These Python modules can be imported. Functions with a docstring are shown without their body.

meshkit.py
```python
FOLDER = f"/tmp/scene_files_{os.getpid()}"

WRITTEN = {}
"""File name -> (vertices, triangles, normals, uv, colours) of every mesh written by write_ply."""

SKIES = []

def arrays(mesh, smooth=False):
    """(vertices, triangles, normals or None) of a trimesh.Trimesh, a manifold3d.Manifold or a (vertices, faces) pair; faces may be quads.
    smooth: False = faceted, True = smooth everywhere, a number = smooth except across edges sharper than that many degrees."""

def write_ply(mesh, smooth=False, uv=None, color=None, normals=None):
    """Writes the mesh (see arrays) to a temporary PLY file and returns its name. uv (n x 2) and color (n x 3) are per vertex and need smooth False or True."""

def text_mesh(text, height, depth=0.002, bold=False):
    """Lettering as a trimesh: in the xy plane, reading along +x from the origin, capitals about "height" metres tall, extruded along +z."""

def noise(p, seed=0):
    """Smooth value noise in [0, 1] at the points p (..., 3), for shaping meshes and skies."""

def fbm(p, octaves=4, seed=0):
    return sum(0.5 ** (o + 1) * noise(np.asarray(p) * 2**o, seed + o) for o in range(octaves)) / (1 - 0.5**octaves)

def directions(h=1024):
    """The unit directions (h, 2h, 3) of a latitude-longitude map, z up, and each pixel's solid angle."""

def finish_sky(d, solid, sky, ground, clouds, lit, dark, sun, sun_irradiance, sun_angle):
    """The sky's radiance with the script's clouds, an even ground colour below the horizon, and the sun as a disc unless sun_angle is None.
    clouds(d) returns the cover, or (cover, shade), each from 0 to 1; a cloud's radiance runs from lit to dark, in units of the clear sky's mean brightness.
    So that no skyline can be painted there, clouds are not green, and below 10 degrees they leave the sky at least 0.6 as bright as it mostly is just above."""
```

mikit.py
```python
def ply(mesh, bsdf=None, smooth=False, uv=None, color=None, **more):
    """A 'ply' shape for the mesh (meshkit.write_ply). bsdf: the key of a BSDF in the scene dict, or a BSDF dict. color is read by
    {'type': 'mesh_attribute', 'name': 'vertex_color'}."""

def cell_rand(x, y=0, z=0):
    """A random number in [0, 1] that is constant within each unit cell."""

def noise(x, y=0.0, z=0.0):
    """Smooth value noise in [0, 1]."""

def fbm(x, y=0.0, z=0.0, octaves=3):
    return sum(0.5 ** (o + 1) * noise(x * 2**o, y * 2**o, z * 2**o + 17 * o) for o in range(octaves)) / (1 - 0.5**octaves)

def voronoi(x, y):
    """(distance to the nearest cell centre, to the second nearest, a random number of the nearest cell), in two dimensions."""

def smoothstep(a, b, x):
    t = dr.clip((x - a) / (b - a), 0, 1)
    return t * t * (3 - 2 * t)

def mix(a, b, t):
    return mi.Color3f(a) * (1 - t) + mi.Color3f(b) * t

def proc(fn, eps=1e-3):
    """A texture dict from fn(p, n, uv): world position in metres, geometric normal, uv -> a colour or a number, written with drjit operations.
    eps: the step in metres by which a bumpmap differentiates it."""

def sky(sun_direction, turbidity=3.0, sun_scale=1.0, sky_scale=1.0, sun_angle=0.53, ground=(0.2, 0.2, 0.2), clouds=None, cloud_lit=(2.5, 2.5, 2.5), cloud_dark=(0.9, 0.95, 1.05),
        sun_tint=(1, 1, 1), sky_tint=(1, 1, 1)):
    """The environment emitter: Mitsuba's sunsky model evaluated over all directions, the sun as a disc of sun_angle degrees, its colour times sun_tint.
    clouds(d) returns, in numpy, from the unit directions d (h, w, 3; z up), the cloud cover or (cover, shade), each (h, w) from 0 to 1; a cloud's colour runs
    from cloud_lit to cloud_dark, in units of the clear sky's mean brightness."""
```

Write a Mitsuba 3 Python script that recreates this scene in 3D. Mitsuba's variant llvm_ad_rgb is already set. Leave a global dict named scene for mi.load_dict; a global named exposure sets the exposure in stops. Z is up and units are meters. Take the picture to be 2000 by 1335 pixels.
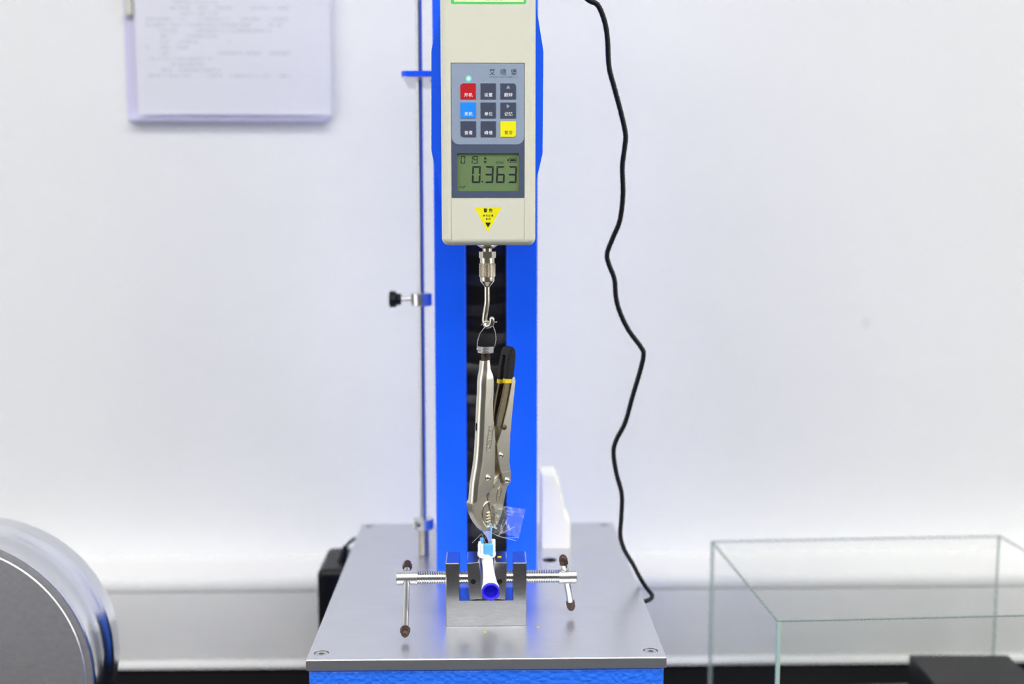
import math, random
import numpy as np, trimesh, manifold3d as m3
import drjit as dr
import mitsuba as mi
import mikit, meshkit
from mikit import noise, fbm, cell_rand, smoothstep, mix
from shapely.geometry import Polygon, box as sbox
from shapely import affinity
from shapely.geometry.polygon import orient

random.seed(7)
RNG = np.random.default_rng(7)
T = mi.ScalarTransform4f
scene, labels = {}, {}

# ------------------------------------------------------------------ camera, light, exposure
EYE = np.array([0.00275, -0.76242, 0.30703])
PITCH, YAW = 0.11304, 0.01963
AIM = EYE + np.array([math.sin(YAW) * math.cos(PITCH), math.cos(YAW) * math.cos(PITCH), -math.sin(PITCH)])
scene['camera'] = {'type': 'thinlens', 'fov': 48.21, 'fov_axis': 'x', 'near_clip': 0.01, 'far_clip': 50.0,
                   'aperture_radius': 0.0062, 'focus_distance': 0.826,
                   'to_world': T().look_at(origin=EYE.tolist(), target=AIM.tolist(), up=[0.00054, 0, 1])}
exposure = -0.29
LAMP = (9.4, 9.4, 9.5)          # ceiling panels, radiance
DAY = {1: (4.0, 4.02, 4.1), 2: (1.9, 1.92, 1.96)}   # daylight in the panes of the right and the left window
# x, y of the centres of the ceiling panels (0.6 x 1.2 m)
PANELS = [(-1.3, -1.0), (0.15, -1.0), (1.6, -1.0), (-1.3, -2.4), (0.15, -2.4), (1.6, -2.4)]
CEILING_Z = 1.75

# ------------------------------------------------------------------ helpers
def add(key, mesh, bsdf, smooth=False, **more):
    base, n = key, 0
    while key in scene:
        n += 1
        key = '%s_%03d' % (base, n)
    scene[key] = mikit.ply(mesh, bsdf, smooth=smooth, **more)
    return key

def thing(key, label, category, group=None):
    labels[key] = {'label': label, 'category': category}
    if group:
        labels[key]['group'] = group

def part_label(key, label):
    labels[key] = {'label': label}

def struct(key, mesh, bsdf, label=None, smooth=False):
    k = add(key, mesh, bsdf, smooth)
    labels[k] = {'kind': 'structure'}
    if label:
        labels[k]['label'] = label
    return k

def tm(man):
    m = man.to_mesh()
    return trimesh.Trimesh(np.array(m.vert_properties[:, :3], float), np.array(m.tri_verts), process=False)

def man(mesh):
    mesh = mesh.copy(); mesh.merge_vertices()
    return m3.Manifold(m3.Mesh(np.asarray(mesh.vertices, np.float32), np.asarray(mesh.faces, np.uint32)))

def cat(*ms):
    return trimesh.util.concatenate([m for m in ms])

def box(x0, x1, y0, y1, z0, z1, b=0.0):
    """A box with chamfered edges, mm in, metres out."""
    if b <= 0:
        m = trimesh.creation.box(bounds=[[x0, y0, z0], [x1, y1, z1]])
        m.apply_scale(0.001)
        return m
    pts = []
    for x, sx in ((x0, 1), (x1, -1)):
        for y, sy in ((y0, 1), (y1, -1)):
            for z, sz in ((z0, 1), (z1, -1)):
                pts += [(x, y + sy * b, z + sz * b), (x + sx * b, y, z + sz * b), (x + sx * b, y + sy * b, z)]
    m = trimesh.convex.convex_hull(np.array(pts) * 0.001)
    return m

def rbox(x0, x1, y0, y1, z0, z1, r, seg=24):
    """A box with round edges (hull of spheres), mm in, a Manifold in metres out."""
    s = m3.Manifold.sphere(r * 0.001, seg)
    k = 0.001
    return m3.Manifold.batch_hull([s.translate([(x * k), (y * k), (z * k)]) for x in (x0 + r, x1 - r) for y in (y0 + r, y1 - r) for z in (z0 + r, z1 - r)])

def mbox(x0, x1, y0, y1, z0, z1):
    k = 0.001
    return m3.Manifold.cube([(x1 - x0) * k, (y1 - y0) * k, (z1 - z0) * k]).translate([x0 * k, y0 * k, z0 * k])

def frame(axis, up=None):
    """Rotation whose z column is the axis."""
    z = np.asarray(axis, float); z = z / np.linalg.norm(z)
    x = np.cross(up if up is not None else ([0, 0, 1] if abs(z[2]) < 0.9 else [1, 0, 0]), z)
    x /= np.linalg.norm(x)
    R = np.eye(4); R[:3, 0], R[:3, 1], R[:3, 2] = x, np.cross(z, x), z
    return R

def lathe(profile, at=(0, 0, 0), axis=(0, 0, 1), sections=48):
    """Profile (radius, height) in mm turned about the axis through the point (mm)."""
    p = np.array(profile, float) * 0.001
    if p[0][0] > 1e-9 and np.abs(p[0] - p[-1]).max() > 1e-9:
        p = np.vstack([p, p[:1]])
    m = trimesh.creation.revolve(p, sections=sections)
    if m.volume < 0:
        m.invert()
    M = frame(axis); M[:3, 3] = np.array(at, float) * 0.001
    m.apply_transform(M)
    return m

def rod(a, b, r, sections=32, c=0.3):
    a, b = np.array(a, float), np.array(b, float); L = np.linalg.norm(b - a)
    c = min(c, r * 0.5, L * 0.3)
    return lathe([(0, 0), (r - c, 0), (r, c), (r, L - c), (r - c, L), (0, L)], a, b - a, sections)

def spline(pts, n=10):
    p = np.array(pts, float); out = []
    q = np.vstack([2 * p[0] - p[1], p, 2 * p[-1] - p[-2]])
    for i in range(1, len(q) - 2):
        for t in np.linspace(0, 1, n, endpoint=False):
            a, b, c, d = q[i - 1], q[i], q[i + 1], q[i + 2]
            out.append(0.5 * (2 * b + (c - a) * t + (2 * a - 5 * b + 4 * c - d) * t * t + (3 * b - a - 3 * c + d) * t ** 3))
    return np.array(out + [p[-1]])

def tube(pts, r, sides=14, cap=True):
    """A round bar along a polyline, mm; r a number or one radius per point."""
    p = np.array(pts, float); n = len(p); r = np.broadcast_to(r, (n,)).astype(float)
    t = np.gradient(p, axis=0); t /= np.linalg.norm(t, axis=1, keepdims=True)
    a = np.cross(t[0], [0, 0, 1] if abs(t[0][2]) < 0.9 else [1, 0, 0]); a /= np.linalg.norm(a)
    rings, ang = [], np.arange(sides) * 2 * np.pi / sides
    for i in range(n):
        a = a - t[i] * (a @ t[i]); a /= np.linalg.norm(a)
        b = np.cross(t[i], a)
        rings.append(p[i] + r[i] * (np.cos(ang)[:, None] * a + np.sin(ang)[:, None] * b))
    return loft(rings, cap)

def loft(rings, cap=True):
    rings = [np.asarray(x, float) for x in rings]; n, s = len(rings), len(rings[0])
    v = np.vstack(rings); f = []
    for i in range(n - 1):
        for j in range(s):
            a, b, c, d = i * s + j, i * s + (j + 1) % s, (i + 1) * s + (j + 1) % s, (i + 1) * s + j
            f += [(a, b, c), (a, c, d)]
    if cap:
        v = np.vstack([v, rings[0].mean(0), rings[-1].mean(0)])
        for j in range(s):
            f += [(n * s, (j + 1) % s, j), (n * s + 1, (n - 1) * s + j, (n - 1) * s + (j + 1) % s)]
    m = trimesh.Trimesh(v * 0.001, np.array(f), process=False)
    if cap and m.volume < 0:
        m.invert()
    return m

def plate(poly, M, depth, bevel=0.0):
    """A polygon (mm; shapely or points) extruded from 0 to depth along local z, its far rim chamfered, placed by the 4 x 4 matrix M (mm)."""
    if not isinstance(poly, Polygon):
        poly = Polygon(poly)
    poly = orient(poly)
    rings = [list(poly.exterior.coords)[:-1]] + [list(i.coords)[:-1] for i in poly.interiors]
    cs = m3.CrossSection([np.array(r) for r in rings], m3.FillRule.EvenOdd)
    if bevel > 0:
        body = cs.extrude(depth - bevel)
        step = 3
        for k in range(step):
            a = (k + 1) / step
            lay = cs.offset(-bevel * (1 - math.sqrt(max(0, 1 - a * a))) - 1e-4, m3.JoinType.Miter).extrude(bevel / step + 0.001).translate([0, 0, depth - bevel + k * bevel / step - 0.001])
            body = body + lay
    else:
        body = cs.extrude(depth)
    m = tm(body); m.apply_transform(M); m.apply_scale(0.001)
    return m

def face_y(y):
    """Local x, y, z to world x, z, -y at depth y (mm): for what lies on a face towards the camera's side."""
    M = np.eye(4); M[:3, :3] = [[1, 0, 0], [0, 0, -1], [0, 1, 0]]; M[1, 3] = y
    return M

def rounded(x0, x1, z0, z1, r, corners='abcd', n=6):
    """Rectangle with chosen round corners: a = low left, b = low right, c = top right, d = top left."""
    pts = []
    for c, cx, cz, a0 in (('a', x0, z0, 180), ('b', x1, z0, 270), ('c', x1, z1, 0), ('d', x0, z1, 90)):
        if c in corners:
            ox, oz = cx + (r if cx == x0 else -r), cz + (r if cz == z0 else -r)
            for k in range(n + 1):
                a = math.radians(a0 + 90 * k / n)
                pts.append((ox + r * math.cos(a), oz + r * math.sin(a)))
        else:
            pts.append((cx, cz))
    return Polygon(pts)

def knurl(R, z0, z1, at, axis=(0, 0, 1), around=26, rows=5, depth=0.5, nt=208, nz=41):
    th = np.arange(nt) * 2 * np.pi / nt; zz = np.linspace(z0, z1, nz); rings = []
    tri = lambda x: np.abs((x % 1.0) - 0.5) * 2
    for z in zz:
        s = (z - z0) / (z1 - z0) * rows
        g = np.maximum(tri(th / (2 * np.pi) * around + s / 1.0), tri(th / (2 * np.pi) * around - s / 1.0))
        r = R - depth * np.clip((g - 0.55) / 0.45, 0, 1)
        if z in (zz[0], zz[-1]):
            r = np.full(nt, R - depth)
        rings.append(np.stack([r * np.cos(th), r * np.sin(th), np.full(nt, z)], 1))
    m = loft(rings)
    M = frame(axis); M[:3, 3] = np.array(at, float) * 0.001
    m.apply_transform(M)
    return m

def thread(r, a, b, pitch, depth, sections=40):
    a, b = np.array(a, float), np.array(b, float); L = np.linalg.norm(b - a)
    n = max(2, int(L / pitch)); prof = [(0, 0)]
    for i in range(n):
        h = i * L / n; p = L / n
        prof += [(r - depth, h), (r, h + 0.4 * p), (r, h + 0.6 * p)]
    prof += [(r - depth, L), (0, L)]
    return lathe(prof, a, b - a, sections)

GLYPHS = {
    '艾': "6 -1,34 6,55 16,37 40,29 57,29 61,36 63,47 41,64 23,82 44,91 65,99 62,99 57,91 40,73 16,90 7,121 0,115 -8,110 -8,86 -1,62 10,42 0,13 -9,10 -8;8 85,8 93,36 94,38 107,46 107,47 94,79 94,80 107,89 108,90 94,119 93,119 85,90 84,89 68,80 68,79 84,47 84,46 68,38 68,37 84",
    '德': "41 39,122 39,122 32,80 31,88 16,87 14,82 12,73 27,77 31,41 32;103 20,109 23,111 21,122 0,121 -1,115 -3;42 90,42 97,75 98,78 108,86 107,86 98,121 97,121 90,85 89,83 83,83 80,117 79,117 48,47 48,47 79,73 80,74 89/96 55,108 55,108 72,96 72/75 55,88 55,88 72,75 72/55 55,67 55,67 72,55 72;60 21,67 21,68 1,70 0,93 0,95 2,96 10,102 8,103 2,100 -5,94 -9,62 -6,60 -3;36 -1,46 20,53 19,44 -3,41 -4;4 39,20 59,33 79,40 77,38 70,31 58,30 -9,22 -9,21 43,9 32;9 72,5 80,22 97,30 107,38 104,31 94",
    '堡': "5 -5,5 1,58 2,57 15,17 16,17 23,58 24,59 34,68 34,69 24,110 23,110 16,69 15,69 2,122 1,122 -5;36 40,54 52,61 59,37 60,37 67,72 68,72 76,48 77,48 103,108 103,108 77,83 76,83 68,118 67,118 60,93 59,106 49,120 42,115 35,102 42,83 59,82 33,73 33,72 59,47 37,41 34/57 84,99 84,99 95,57 95;4 68,21 88,32 106,40 105,30 84,29 32,21 32,20 70,10 61",
    '开': "7 45,7 53,36 54,37 60,37 89,11 91,11 99,116 99,116 91,93 90,93 54,120 53,121 45,93 44,92 -9,83 -9,82 44,47 45,43 27,35 9,26 -1,14 -10,7 -3,16 3,29 19,36 44/47 54,82 54,82 90,47 90",
    '机': "45 -4,56 14,61 31,64 100,106 100,107 1,108 0,116 1,118 23,124 19,124 2,121 -6,104 -8,98 -3,96 92,73 91,72 45,67 17,59 0,52 -9;4 21,18 48,25 68,25 71,7 72,7 80,27 81,28 107,36 107,37 81,56 80,55 72,37 71,37 60,57 38,50 31,37 47,36 -9,28 -9,27 48,8 14",
    '设': "44 -2,74 10,64 23,53 41,49 42,49 50,110 51,114 48,107 31,91 10,110 1,122 -2,117 -9,104 -6,82 4,50 -9,48 -9/63 40,71 28,83 17,95 29,102 41;43 61,51 66,60 77,63 104,103 103,104 70,120 68,122 62,121 61,98 62,95 66,94 94,72 95,70 78,65 67,49 54;6 59,6 67,32 67,33 13,46 21,49 15,46 11,23 -6,17 0,21 5,23 12,23 57;16 100,22 105,37 91,40 86,34 81",
    '置': "7 -5,7 0,23 1,24 54,53 55,55 56,54 61,9 62,9 69,56 70,57 73,57 77,15 78,15 102,114 102,114 78,68 77,67 70,117 69,117 62,65 61,63 55,102 54,103 1,120 0,120 -5/83 85,104 85,104 95,83 95/34 28,93 28,93 34,34 34/34 41,93 41,93 47,34 47/34 22,34 15,93 15,93 21/93 1,93 8,34 8,34 1/53 85,73 85,73 95,53 95/24 85,44 85,44 95,24 95",
    '翻': "93 27,111 46,110 93,94 94,94 101,118 101,119 -4,114 -8,100 -9,98 -3,98 -2,110 0,110 33,97 21,95 22;102 54,94 79,100 80,108 56;63 25,83 47,82 93,66 94,66 101,90 101,91 -2,86 -8,72 -9,70 -2,82 0,82 33,67 19;73 54,66 79,71 80,79 59,78 55;8 39,5 47,15 55,26 67,26 69,6 70,7 77,16 78,13 91,19 92,24 78,32 78,31 95,10 94,7 100,56 106,60 101,40 96,40 78,44 78,51 94,58 92,52 78,60 77,61 70,43 69,63 53,60 48,58 46,40 61,39 43,32 43,30 60,13 41,59 40,59 -8,53 -8,51 -3,18 -3,17 -9,11 -9,10 38/39 5,51 5,51 15,39 15/39 23,51 23,51 32,39 32/18 5,31 5,31 15,18 15/18 23,31 23,31 32,18 32",
    '转': "55 60,55 68,75 69,79 81,79 83,60 84,60 92,82 93,86 107,95 106,93 93,117 92,117 84,90 83,86 69,122 68,122 60,83 59,79 46,112 44,116 42,112 34,95 10,109 -2,103 -9,68 17,74 22,87 15,100 35,66 36,72 59;7 12,6 21,31 26,30 43,10 43,9 45,8 51,11 56,20 83,6 84,6 92,23 93,26 107,34 106,33 93,52 92,52 84,30 83,19 53,30 53,31 72,39 72,40 53,53 52,52 44,40 43,40 28,56 29,57 22,40 17,39 -10,31 -9,30 15",
    '关': "14 -9,7 -1,19 3,41 16,51 27,56 35,55 38,9 39,9 47,58 48,58 70,17 71,17 80,40 81,29 103,35 107,39 103,49 86,44 81,76 81,91 107,100 104,88 81,112 80,112 72,70 70,70 48,119 47,119 39,73 38,79 27,93 13,109 4,122 0,116 -8,107 -6,88 4,79 12,66 29,58 18,38 1",
    '单': "7 13,7 21,58 22,58 33,19 34,19 85,41 86,31 104,38 106,50 91,50 86,77 86,91 107,100 104,89 86,109 85,109 34,69 33,69 22,120 21,120 13,69 12,68 -10,59 -9,58 12/69 42,99 42,99 55,69 55/69 64,99 64,99 77,69 77/28 42,58 42,58 55,28 55/28 64,58 64,58 77,28 77",
    '位': "42 3,86 4,99 68,108 66,96 4,121 3,121 -4,42 -4;47 84,116 84,116 76,47 76;79 87,73 106,79 108,82 107,87 89;64 11,56 65,64 66,73 15,73 13,68 11;5 56,22 79,36 106,43 105,44 102,33 78,32 -9,23 -9,22 60,10 47",
    '记': "54 89,54 98,113 98,113 41,104 41,103 47,66 47,66 4,70 1,107 1,111 5,114 21,115 21,123 18,121 5,115 -5,110 -8,66 -7,58 -2,56 2,56 56,103 57,104 88;6 59,6 67,35 67,36 13,48 20,51 12,26 -6,20 0,25 7,25 58;16 98,22 104,41 86,41 84,35 79",
    '忆': "46 5,47 17,53 28,99 86,50 87,50 95,113 96,117 93,69 35,56 14,56 7,60 4,104 3,109 7,112 28,114 28,121 26,119 10,115 0,107 -5,62 -5,51 -1;34 83,35 85,40 86,46 74,48 63,42 62;23 107,31 107,31 -9,23 -9;4 50,8 69,10 82,17 82,11 48",
    '查': "10 47,5 54,28 66,46 81,46 83,7 84,7 91,58 92,59 108,67 107,68 92,120 91,120 84,79 83,98 67,122 55,117 48,110 50,91 61,69 82,67 56,59 56,58 81,39 63,24 53,12 47;9 1,118 2,118 -5,9 -5;28 51,99 51,99 10,28 10/38 28,38 17,89 17,89 27/38 45,38 35,89 35,89 44",
    '看': "5 25,26 44,36 58,8 60,8 67,42 68,45 75,45 77,17 78,17 85,49 86,51 92,17 94,15 100,60 102,101 107,105 106,110 101,110 100,100 98,63 94,60 86,112 85,112 78,57 77,54 68,119 67,119 60,49 59,44 52,107 50,107 -10,98 -10,97 -6,42 -6,41 -10,33 -10,32 35,11 19/42 2,97 2,97 11,42 11/42 19,97 19,97 27,42 27/42 43,42 35,97 35,97 42",
    '峰': "9 86,15 86,17 15,24 16,25 106,31 106,33 16,40 17,41 86,47 86,48 54,58 56,73 63,79 68,70 79,56 69,50 76,64 89,76 107,84 105,82 98,108 97,112 95,107 83,95 67,122 55,117 48,114 48,85 60,55 46,48 52,47 4,41 4,39 8,9 6/75 89,77 84,86 74,99 87,99 89;53 5,54 12,81 13,81 21,59 22,59 28,81 29,81 37,58 38,58 44,81 45,82 54,90 53,92 45,114 44,114 38,92 37,92 29,114 28,115 22,92 21,92 13,119 12,119 5,92 4,91 -10,82 -9,81 4",
    '值': "37 -5,37 1,48 2,49 74,70 75,72 81,72 85,42 86,42 94,74 95,77 108,86 107,85 95,118 94,117 86,82 85,80 75,110 74,111 2,122 1,122 -5/58 2,101 2,101 12,58 12/58 20,101 20,101 30,58 30/58 38,101 38,101 48,58 48/58 56,101 56,101 66,58 66;4 56,20 79,33 106,41 105,39 97,29 75,28 -9,20 -9,19 58,10 48",
    '零': "9 28,5 34,40 45,64 58,72 54,71 51,77 48,124 35,117 28,85 37,61 47,38 36,13 28;10 88,58 89,58 95,17 96,17 102,110 102,110 96,68 95,68 89,117 88,117 66,109 66,108 82,68 81,67 62,59 62,58 81,18 81,17 66,10 66;22 21,22 27,64 28,55 38,59 42,62 41,71 32,70 28,102 27,107 24,97 15,78 3,90 -4,87 -11,37 7,37 8,41 13,68 7,83 15,89 20;75 56,75 61,105 61,105 56;75 74,102 74,102 69,75 69;22 61,52 61,52 56,22 56;25 74,51 74,51 69,25 69",
    '警': "5 73,19 92,21 92,21 95,7 96,7 101,21 102,22 107,29 107,31 102,43 102,45 107,52 108,53 102,67 101,67 96,53 95,52 92,45 92,44 95,30 95,29 92,26 90,26 88,61 87,62 80,73 92,81 107,88 106,86 98,120 97,120 91,112 90,107 80,101 71,110 64,121 60,117 53,100 60,94 65,77 56,71 55,68 61,76 64,86 70,77 83,69 76,62 79,57 56,64 57,70 49,118 48,118 42,9 42,9 48,58 49,58 51,56 54,43 54,41 58,22 58,21 56,15 56,14 71,9 69/83 90,94 76,103 90/19 77,44 76,45 60,48 60,51 63,53 81,22 81/22 64,36 64,37 71,22 71;24 -9,24 13,104 13,104 -9,96 -9,95 -7,33 -7,32 -9/33 0,95 0,95 7,33 7;25 19,25 24,103 24,103 19;25 31,25 36,103 36,103 31",
    '告': "8 51,8 59,61 60,61 80,30 80,18 63,10 68,22 86,31 106,40 104,36 90,61 90,62 107,71 108,72 90,110 89,110 81,72 80,72 60,120 59,120 51;24 38,105 38,105 -10,96 -10,95 -4,33 -4,32 -10,24 -10/33 30,33 5,95 5,95 29",
    '请': "45 59,45 65,77 66,78 67,78 74,52 75,52 81,78 82,78 90,49 91,49 97,77 98,79 108,87 107,88 98,118 97,118 91,88 90,88 82,114 81,115 75,88 74,88 66,122 65,122 59;54 -9,54 50,112 50,111 -5,103 -9,89 -9,87 -2,102 0,102 9,63 9,62 -9/63 17,102 17,102 26,63 26/63 34,102 34,102 43,63 43;5 59,5 67,33 67,34 14,46 21,49 15,46 11,24 -6,19 0,24 11,24 57;14 99,20 104,37 88,38 85,32 80",
    '勿': "4 51,21 75,35 107,44 105,39 88,118 87,112 7,107 -4,101 -8,79 -8,77 0,97 0,100 3,106 39,107 78,91 78,77 31,62 4,50 -8,45 -5,43 -2,55 11,67 32,75 54,80 78,62 77,45 38,33 20,18 4,10 10,23 23,34 38,51 78,35 78,12 45",
    '过': "5 1,12 9,24 17,23 50,6 51,6 60,33 59,34 16,48 7,63 4,123 5,119 -3,106 -5,55 -3,41 1,30 8,24 7,11 -6;42 76,42 84,91 85,92 107,101 107,102 85,119 84,120 76,102 75,101 20,98 15,88 12,71 12,68 20,68 21,91 23,91 75;49 61,56 64,74 40,66 36;10 99,17 104,36 83,28 78,21 87",
    '载': "7 71,7 78,37 79,37 89,14 90,13 97,37 98,38 107,46 107,47 98,69 97,69 90,47 89,47 79,78 79,78 107,86 107,88 79,121 78,121 71,88 70,93 32,100 44,107 63,115 61,107 38,97 15,102 5,111 0,114 7,116 19,121 16,122 9,118 -4,113 -8,102 -7,96 -2,90 7,72 -9,65 -4,85 17,78 70,37 70,41 67,37 58,74 57,74 50,33 49,26 38,26 36,42 36,43 45,51 45,52 36,71 35,71 28,52 27,52 16,74 17,73 9,52 6,50 -9,43 -9,42 5,9 3,8 11,42 15,43 26,41 27,22 28,15 26,13 34,22 49,9 50,9 57,26 58,31 70;95 100,99 104,103 103,116 89,109 85",
    '使': "3 56,22 82,35 107,43 105,40 93,76 94,77 108,85 107,86 94,122 93,122 85,86 84,86 72,118 71,118 37,85 36,82 23,77 12,91 5,123 -2,118 -9,113 -9,89 -3,71 4,59 -3,42 -10,37 -3,37 -2,56 5,62 10,49 24,45 31,52 33,68 17,72 23,75 34,75 36,45 37,45 71,76 72,76 84,41 85,39 93,31 78,30 -10,22 -10,21 61,8 48/86 45,109 45,109 63,86 63/54 45,76 45,76 63,54 63",
    '用': "4 -4,13 11,18 31,20 98,113 98,114 2,109 -6,84 -8,81 -1,81 0,103 1,103 29,69 28,68 -8,60 -8,59 28,28 28,21 5,15 -5,12 -9,10 -9/69 39,70 38,103 38,103 59,69 59/69 70,70 69,103 69,103 89,69 89/29 38,59 38,59 59,29 59/29 69,59 69,59 89,29 89",
}

def glyph_polys(text, size, gap=0.0):
    """CJK lettering as polygons, the em square `size` mm, from the origin along +x; a gap of mm between the signs."""
    out, x = [], 0.0
    for ch in text:
        for part in GLYPHS[ch].split(';'):
            rings = [[tuple(map(float, q.split())) for q in r.split(',')] for r in part.split('/')]
            p = Polygon(rings[0], rings[1:])
            if not p.is_valid:
                p = p.buffer(0)
            p = affinity.translate(affinity.scale(p, size / 128, size / 128, origin=(0, 0)), x, 0)
            out += list(getattr(p, 'geoms', [p]))
        x += size + gap
    return out

def polys_mesh(polys, y, depth, M=None):
    return cat(*[plate(p, face_y(y) if M is None else M, depth) for p in polys if p.area > 1e-4])

def cjk(text, xc, z0, size, y, depth=0.12, gap=0.0, weight=0.0):
    w = len(text) * size + (len(text) - 1) * gap
    ps = [affinity.translate(p, xc - w / 2, z0 + size * 0.12) for p in glyph_polys(text, size, gap)]
    if weight:
        grown = []
        for p in ps:
            g = p.buffer(weight)
            grown += list(getattr(g, 'geoms', [g]))
        ps = grown
    return polys_mesh(ps, y, depth)

def latin(text, x0, z0, height, y, depth=0.12, width=None, bold=False):
    m = meshkit.text_mesh(text, height * 0.001, depth * 0.001, bold)
    if width:
        w = m.bounds[1][0] - m.bounds[0][0]
        m.apply_scale([width * 0.001 / w, 1, 1])
    m.apply_translation([-m.bounds[0][0], 0, 0])
    M = face_y(0); M[:3, 3] = [x0 * 0.001, y * 0.001, z0 * 0.001]
    m.apply_transform(M)
    return m

# ------------------------------------------------------------------ materials
def rgb(*c):
    """sRGB 0..255 to a reflectance."""
    c = np.array(c, float) / 255
    return {'type': 'rgb', 'value': np.where(c < 0.04045, c / 12.92, ((c + 0.055) / 1.055) ** 2.4).tolist()}

def lin(*c):
    return {'type': 'rgb', 'value': list(c)}

def pr(name, color, rough=0.5, metal=0.0, **more):
    scene[name] = {'type': 'twosided', 'bsdf': {'type': 'principled', 'base_color': color, 'roughness': rough, 'metallic': metal, **more}}

def bump(name, inner, fn, scale, eps=2e-4):
    scene[name] = {'type': 'twosided', 'bsdf': {'type': 'bumpmap', 'arbitrary': mikit.proc(fn, eps=eps), 'scale': scale, 'bsdf': inner}}

def wall_fn(p, n, uv):
    v = fbm(p.x * 3.1, p.y * 3.1, p.z * 3.1 + 4) - 0.5
    d = dr.sqrt(dr.square((p.x - 0.415) / 0.0065) + dr.square((p.z - 0.186) / 0.008))
    smudge = smoothstep(1.3, 0.0, d) * 0.10
    k = (1 + v * 0.035) * (1 - smudge)
    return mi.Color3f(0.82, 0.82, 0.803) * k
pr('mat_wall', mikit.proc(wall_fn), 0.7, specular=0.25)
pr('mat_room', lin(0.5, 0.5, 0.5), 0.8)
pr('mat_room_dim', lin(0.36, 0.36, 0.37), 0.8)
pr('mat_room_front', lin(0.08, 0.08, 0.083), 0.8)
pr('mat_ceiling', lin(0.8, 0.8, 0.8), 0.9)
pr('mat_floor', lin(0.03, 0.03, 0.033), 0.5)
pr('mat_bench', lin(0.008, 0.008, 0.009), 0.7, specular=0.02)
pr('mat_cabinet', lin(0.45, 0.46, 0.48), 0.5)
pr('mat_trunking', rgb(228, 227, 223), 0.42, specular=0.25)
pr('mat_trunking_gap', rgb(120, 118, 116), 0.6)

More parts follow.
